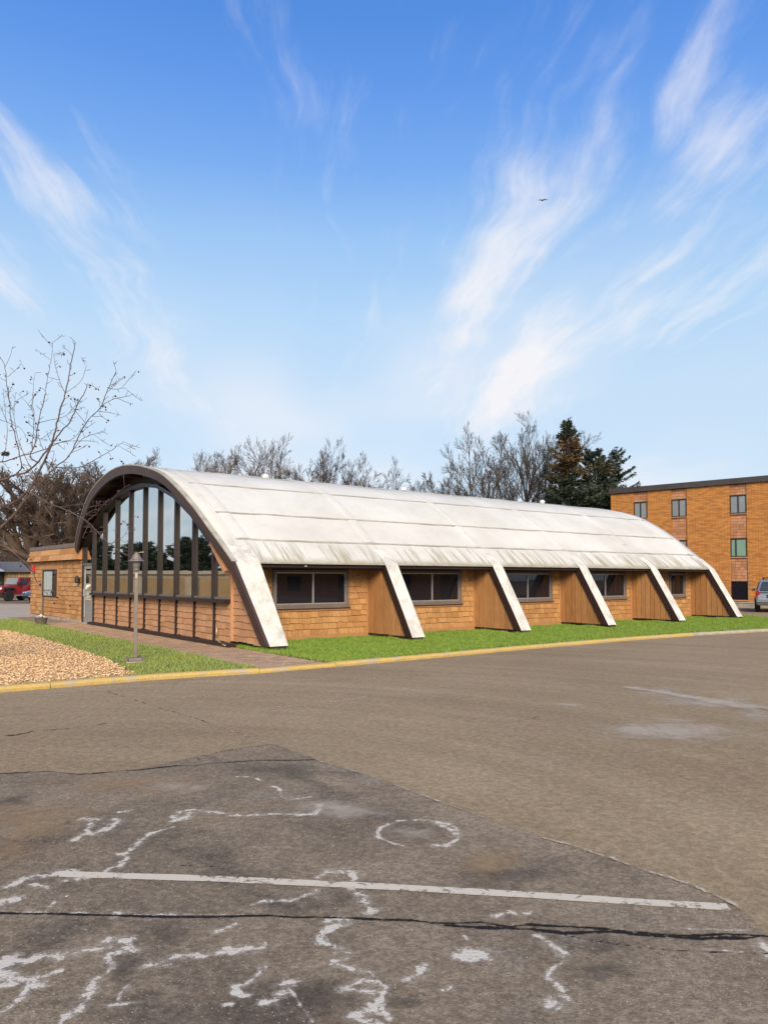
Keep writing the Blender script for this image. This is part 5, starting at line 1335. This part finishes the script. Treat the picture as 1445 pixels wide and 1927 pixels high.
p = P(1154, 1088, 58); conifer('pine_tree', 'dark open branched pine at the right end of the conifers', (p.x, p.y, AZ), P(1154, 848, 58).z+.1, 2.2, 3, ('pine', 'cones'), .12, 3.0, .5, None, gc, .45, .15)

# crabapple in the mulch bed: trunk just outside the frame, limbs reach in
cb = P(-150, 1088, 12.6); cb.z = 0
crab = thing('crabapple_tree', 'bare crabapple with small dark fruit reaching in from the left edge', 'tree', cb, 0)
def Q(zx, zy, d): return P(zx/4.013, 620+zy/4.013, d)-cb
LIM = [  # (points in the enlarged left crop, start depth, end depth, start radius, end radius)
 ([(0, 1500), (100, 1410), (180, 1300), (230, 1200), (310, 1050), (380, 900), (420, 770), (460, 600), (500, 470), (540, 250), (572, 100)], 12.2, 11.5, .042, .007),
 ([(-300, 1180), (0, 1140), (100, 1105), (200, 1080), (290, 1000), (380, 880), (450, 790), (540, 680), (590, 560), (640, 480), (665, 410)], 12.4, 11.9, .036, .006),
 ([(170, 1310), (300, 1170), (420, 1040), (520, 960), (600, 800), (680, 670), (760, 590), (810, 470), (880, 310)], 12.0, 11.2, .024, .006),
 ([(760, 590), (850, 530), (980, 505)], 11.35, 11.2, .009, .005), ([(810, 440), (870, 450), (945, 440)], 11.3, 11.5, .006, .004),
 ([(-300, 1350), (0, 1330), (100, 1310), (180, 1250), (240, 1190)], 12.6, 12.1, .038, .020),
 ([(200, 1220), (300, 1270), (400, 1320), (560, 1390), (660, 1450), (740, 1530), (830, 1620), (960, 1710)], 12.0, 10.6, .016, .005),
 ([(170, 1030), (130, 850), (90, 700), (75, 560), (55, 420), (40, 280), (0, 205), (-60, 130)], 12.3, 12.9, .017, .005), ([(40, 290), (80, 200), (100, 120)], 12.7, 12.6, .007, .004), ([(60, 355), (120, 310), (165, 250)], 12.7, 12.4, .006, .003),
 ([(100, 1110), (160, 1060), (170, 1030)], 12.35, 12.3, .02, .017),
 ([(290, 1000), (230, 960), (270, 850), (300, 660), (340, 520), (352, 430), (375, 290), (395, 200), (402, 95)], 12.2, 12.5, .016, .004),
 ([(495, 480), (450, 380), (420, 270), (408, 180)], 11.7, 11.9, .009, .004), ([(245, 900), (260, 640), (245, 560), (268, 330)], 12.3, 12.6, .010, .004),
 ([(-200, 1030), (0, 1005), (150, 960), (330, 910), (440, 860), (560, 820), (640, 720)], 12.8, 12.9, .017, .004), ([(500, 480), (570, 430), (620, 380), (655, 280)], 11.7, 11.4, .007, .003),
 ([(420, 1040), (600, 1040), (760, 960), (850, 910), (930, 850)], 11.9, 11.3, .011, .004), ([(520, 960), (620, 830), (710, 790), (795, 765)], 11.7, 11.5, .009, .004), ([(700, 660), (770, 655), (820, 690)], 11.5, 11.3, .006, .003),
 ([(-250, 1460), (-60, 1560), (0, 1600), (150, 1720), (250, 1830), (280, 1900), (330, 1960), (440, 1990), (530, 2060)], 12.6, 11.2, .016, .004), ([(80, 1650), (150, 1690), (220, 1725)], 12.2, 12.0, .007, .004),
 ([(560, 1390), (640, 1350), (720, 1330), (790, 1320)], 11.4, 11.2, .007, .004), ([(660, 1450), (720, 1400), (800, 1310), (880, 1250), (960, 1180)], 11.2, 10.8, .009, .004), ([(740, 1400), (650, 1400), (720, 1360)], 11.1, 11.3, .005, .003), ([(830, 1620), (900, 1590), (950, 1540), (985, 1440)], 10.9, 10.7, .006, .003),
 ([(330, 1200), (260, 1090), (150, 860), (110, 660), (120, 470)], 12.0, 11.6, .012, .004), ([(330, 910), (280, 780), (240, 600), (120, 470)], 12.3, 12.6, .009, .003), ([(300, 700), (480, 660), (560, 590), (640, 530)], 12.4, 12.5, .007, .003), ([(20, 1000), (60, 800), (40, 600), (30, 450)], 12.8, 13.1, .010, .004), ([(0, 680), (80, 710), (150, 740), (200, 800)], 12.7, 12.5, .007, .003)]
tb = Tubes(); rg = np.random.default_rng(21); fruits = []
def limb(pts, r0, r1, lvl=0):
    P_ = np.array([tuple(p) for p in pts]); m = len(P_); n = max(6, int(np.linalg.norm(np.diff(P_, axis=0), axis=1).sum()/.06))
    s = np.linspace(0, m-1, n); i = np.clip(s.astype(int), 0, m-2); t = (s-i)[:, None]
    p0 = P_[np.clip(i-1, 0, m-1)]; p1 = P_[i]; p2 = P_[i+1]; p3 = P_[np.clip(i+2, 0, m-1)]
    q = .5*((2*p1)+(p2-p0)*t+(2*p0-5*p1+4*p2-p3)*t*t+(3*p1-p0-3*p2+p3)*t**3)+rg.normal(0, .004, (n, 3))
    rad = np.linspace(r0, r1, n); tb.path(q, rad, 6 if r0 > .015 else 4)
    L = np.linalg.norm(P_[-1]-P_[0])
    for k in range(2, n):
        if rg.uniform() < .62:
            d = q[k]-q[k-1]; d /= np.linalg.norm(d); a = rg.normal(0, 1, 3); a -= d*(a@d); a /= np.linalg.norm(a)
            nd = d*rg.uniform(.2, .8)+a*.8+np.array([0, 0, .12]); nd /= np.linalg.norm(nd); l = rg.uniform(.04, .13)*(3.2 if rg.uniform() < .25 else 1)
            e = [q[k], q[k]+nd*l*.5+rg.normal(0, .006, 3), q[k]+nd*l+rg.normal(0, .01, 3)]; tb.path(e, [min(rad[k]*.7, .0055), .0042, .003], 3)
            if l > .13:
                for _ in range(3):
                    b2 = e[1]+(e[2]-e[1])*rg.uniform(0, 1); v = rg.normal(0, 1, 3); v /= np.linalg.norm(v); tb.path([b2, b2+v*.03, b2+v*.06+np.array([0, 0, .01])], [.0035, .003, .0025], 3)
            if rg.uniform() < .34:
                for _ in range(rg.integers(1, 3)): fruits.append(e[2]+rg.normal(0, .018, 3)+np.array([0, 0, -.02]))
for pts, da, db, ra, rb in LIM:
    n = len(pts); limb([Q(x, y, da+(db-da)*i/(n-1)) for i, (x, y) in enumerate(pts)], ra*.58 if ra > .02 else ra*.75, rb*.8)
tk = Tubes(); base = np.zeros(3)
join = [Q(0, 1500, 12.2), Q(-300, 1180, 12.4), Q(-300, 1350, 12.6), Q(-250, 1460, 12.6), Q(-200, 1030, 12.8)]
tk.path([(0, 0, -.05), (.02, .02, .5), (.0, .05, 1.1), (.05, 0, 1.55)], [.14, .115, .10, .095], 10)
fork = np.array([.05, 0, 1.5])
for j in join:
    j = np.array(tuple(j)); tk.path([fork, fork*.45+j*.55+np.array([0, 0, -.06]), j], [.06, .035, .024], 7)
tk.build('trunk', 'crab', crab); tb.build('branches', 'crab', crab)
# the side of the crown that the photograph does not show
t2 = Tubes(); SPX = [(6, 7, .55, .7, .05, .13, 5, .35), (4, 6, .55, .7, .06, .16, 4, .4), (3, 5, .55, .6, .05, .2, 3, .5)]
for a in (2.2, 3.0, 3.9, 4.7): grow(t2, rg, fork, np.array([math.cos(a)*.7, math.sin(a)*.7, .75]), 2.6, .05, 0, SPX)
t2.build('branches', 'crab', crab)
ico = bmesh.new(); bmesh.ops.create_icosphere(ico, subdivisions=1, radius=1.0); iv = np.array([v.co[:] for v in ico.verts]); fi = np.array([[v.index for v in f.verts] for f in ico.faces]); ico.free()
fr_ = np.array(fruits); rad = rg.uniform(.011, .018, len(fr_)); V = (fr_[:, None, :]+iv[None]*rad[:, None, None]).reshape(-1, 3); Fc = (fi[None]+len(iv)*np.arange(len(fr_))[:, None, None]).reshape(-1, 3)
o = arr_mesh('fruit', V, Fc, 'berry', crab, True); o['kind'] = 'stuff'
nb_ = Q(42, 940, 12.6); mb = MB(); rn = random.Random(3)
for k in range(70):
    a = rn.uniform(0, 6.28); b = rn.uniform(-.6, .6); r_ = rn.uniform(.02, .055); c = Vector((math.cos(a)*r_, math.sin(a)*r_, b*.05)); d = Vector((-math.sin(a), math.cos(a), rn.uniform(-.4, .4)))*rn.uniform(.03, .06)
    mb.tube([c-d, c, c+d], .0035, 3)
nest = mb.build('bird_nest', 'nest', None); nest.location = nb_+cb; tag(nest, 'small dark twig nest lodged in the crabapple branches at the left edge', 'nest')

# bird
bp = P(1021, 377, 60)
bird = thing('flying_bird', 'small dark bird gliding with spread wings in the cloudy sky', 'bird', bp, R(15)); bird.rotation_euler = (R(8), R(-8), R(12))
MB().tube([(0, -.20, 0), (0, -.14, .0), (0, -.02, .01), (0, .12, 0), (0, .17, .01), (0, .21, 0)], [.008, .03, .045, .035, .03, .006], 8).build('body', 'bird', bird, smooth=True)
for s in (-1, 1):
    mb = MB(); pf = [(.03, .07, -.09, .02), (.16, .10, -.08, .05), (.28, .07, -.08, .05), (.40, .0, -.09, .03)]
    for k, (x, yf, yb, z) in enumerate(pf): mb.v += [(s*x, yf, z), (s*x, yb, z-.005), (s*x, yb, z-.015), (s*x, yf, z-.018)]
    for k in range(3):
        for q in range(4): mb.f.append((4*k+q, 4*k+(q+1) % 4, 4*k+4+(q+1) % 4, 4*k+4+q)); mb.mi.append(0)
    mb.f += [(0, 3, 2, 1), (12, 13, 14, 15)]; mb.mi += [0, 0]; mb.build('wing', 'bird', bird)
mb = MB(); mb.prism([(-.03, -.18), (.03, -.18), (.06, -.32), (-.06, -.32)], lambda p, t: (p[0], p[1], t), -.006, .006); mb.build('tail', 'bird', bird)

# ================================================================== WHAT THE TALL WINDOWS REFLECT (left of the frame)
rc_ = W(7.78, 20, 0)+Vector((-.82, .578, 0))*34
gar = thing('tan_garage_row', 'long low tan garage wall mirrored in the tall windows', 'garage', (rc_.x, rc_.y, AZ), math.atan2(.578, -.82)+R(90)+R(6))
MB().box((-7, 0, 0), (30, -5, 1.95)).build('wall', 'garage', gar); MB().box((-7.2, .15, 1.96), (30.2, -5.2, 2.2)).build('parapet', 'concrete', gar)
for k in range(10): MB().box((-6+3.6*k, .06, 0), (-3.4+3.6*k, .005, 1.7)).build('garage_door', 'fence', gar)
axx = Vector((math.cos(gar.rotation_euler.z), math.sin(gar.rotation_euler.z), 0)); nrm_ = Vector((-.82, .578, 0))
for i, (k, h, rb) in enumerate([(-3, 4.7, 2.9), (1, 4.3, 2.8), (5, 4.8, 2.9), (9, 4.5, 2.8), (13, 4.9, 2.9)]):
    q = rc_+axx*k+nrm_*7
    conifer('hedge_spruce', ['first', 'second', 'third', 'fourth', 'fifth'][i]+' of five dense evergreens behind the mirrored garage, from its near end', (q.x, q.y, AZ), h, rb, 500+i, ('pine', 'cones'), .02, 1.5, .2, None, 'evergreens behind the mirrored garage', .55, .26)
for i, (k, h) in enumerate([(-6.5, 6.0), (18, 6.5)]):
    q = rc_+axx*k+nrm_*9; bare_tree('bare_tree', ['nearer', 'farther'][i]+' bare tree mirrored in the tall windows', (q.x, q.y, AZ), h, 520+i, 'bark_far', .2, 3, .4, group='bare trees behind the mirrored garage')
q = rc_+axx*-4-nrm_*4; sedan('dark_saloon', 'dark saloon parked before the mirrored garage', (q.x, q.y, AZ), gar.rotation_euler.z+R(90), 'blue')

# unseen brick block added behind the viewer so the side windows mirror a dark wall
nb2 = Vector((46, -10, AZ))
blk = thing('added_brick_block', 'unseen brown brick block added across the lot to darken the side windows', 'apartment block', nb2, R(105))
MB().box((-26, 0, 0), (26, -12, 7.4)).build('wall', 'brick', blk); MB().box((-26.2, .2, 7.402), (26.2, -12.2, 7.8)).build('roof_edge', 'aptcap', blk)
for k in range(9):
    for z in (.6, 3.1, 5.5): MB().box((-23+5.6*k, -.02, z), (-21.6+5.6*k, .05, z+1.3)).build('window', 'glass_side', blk)
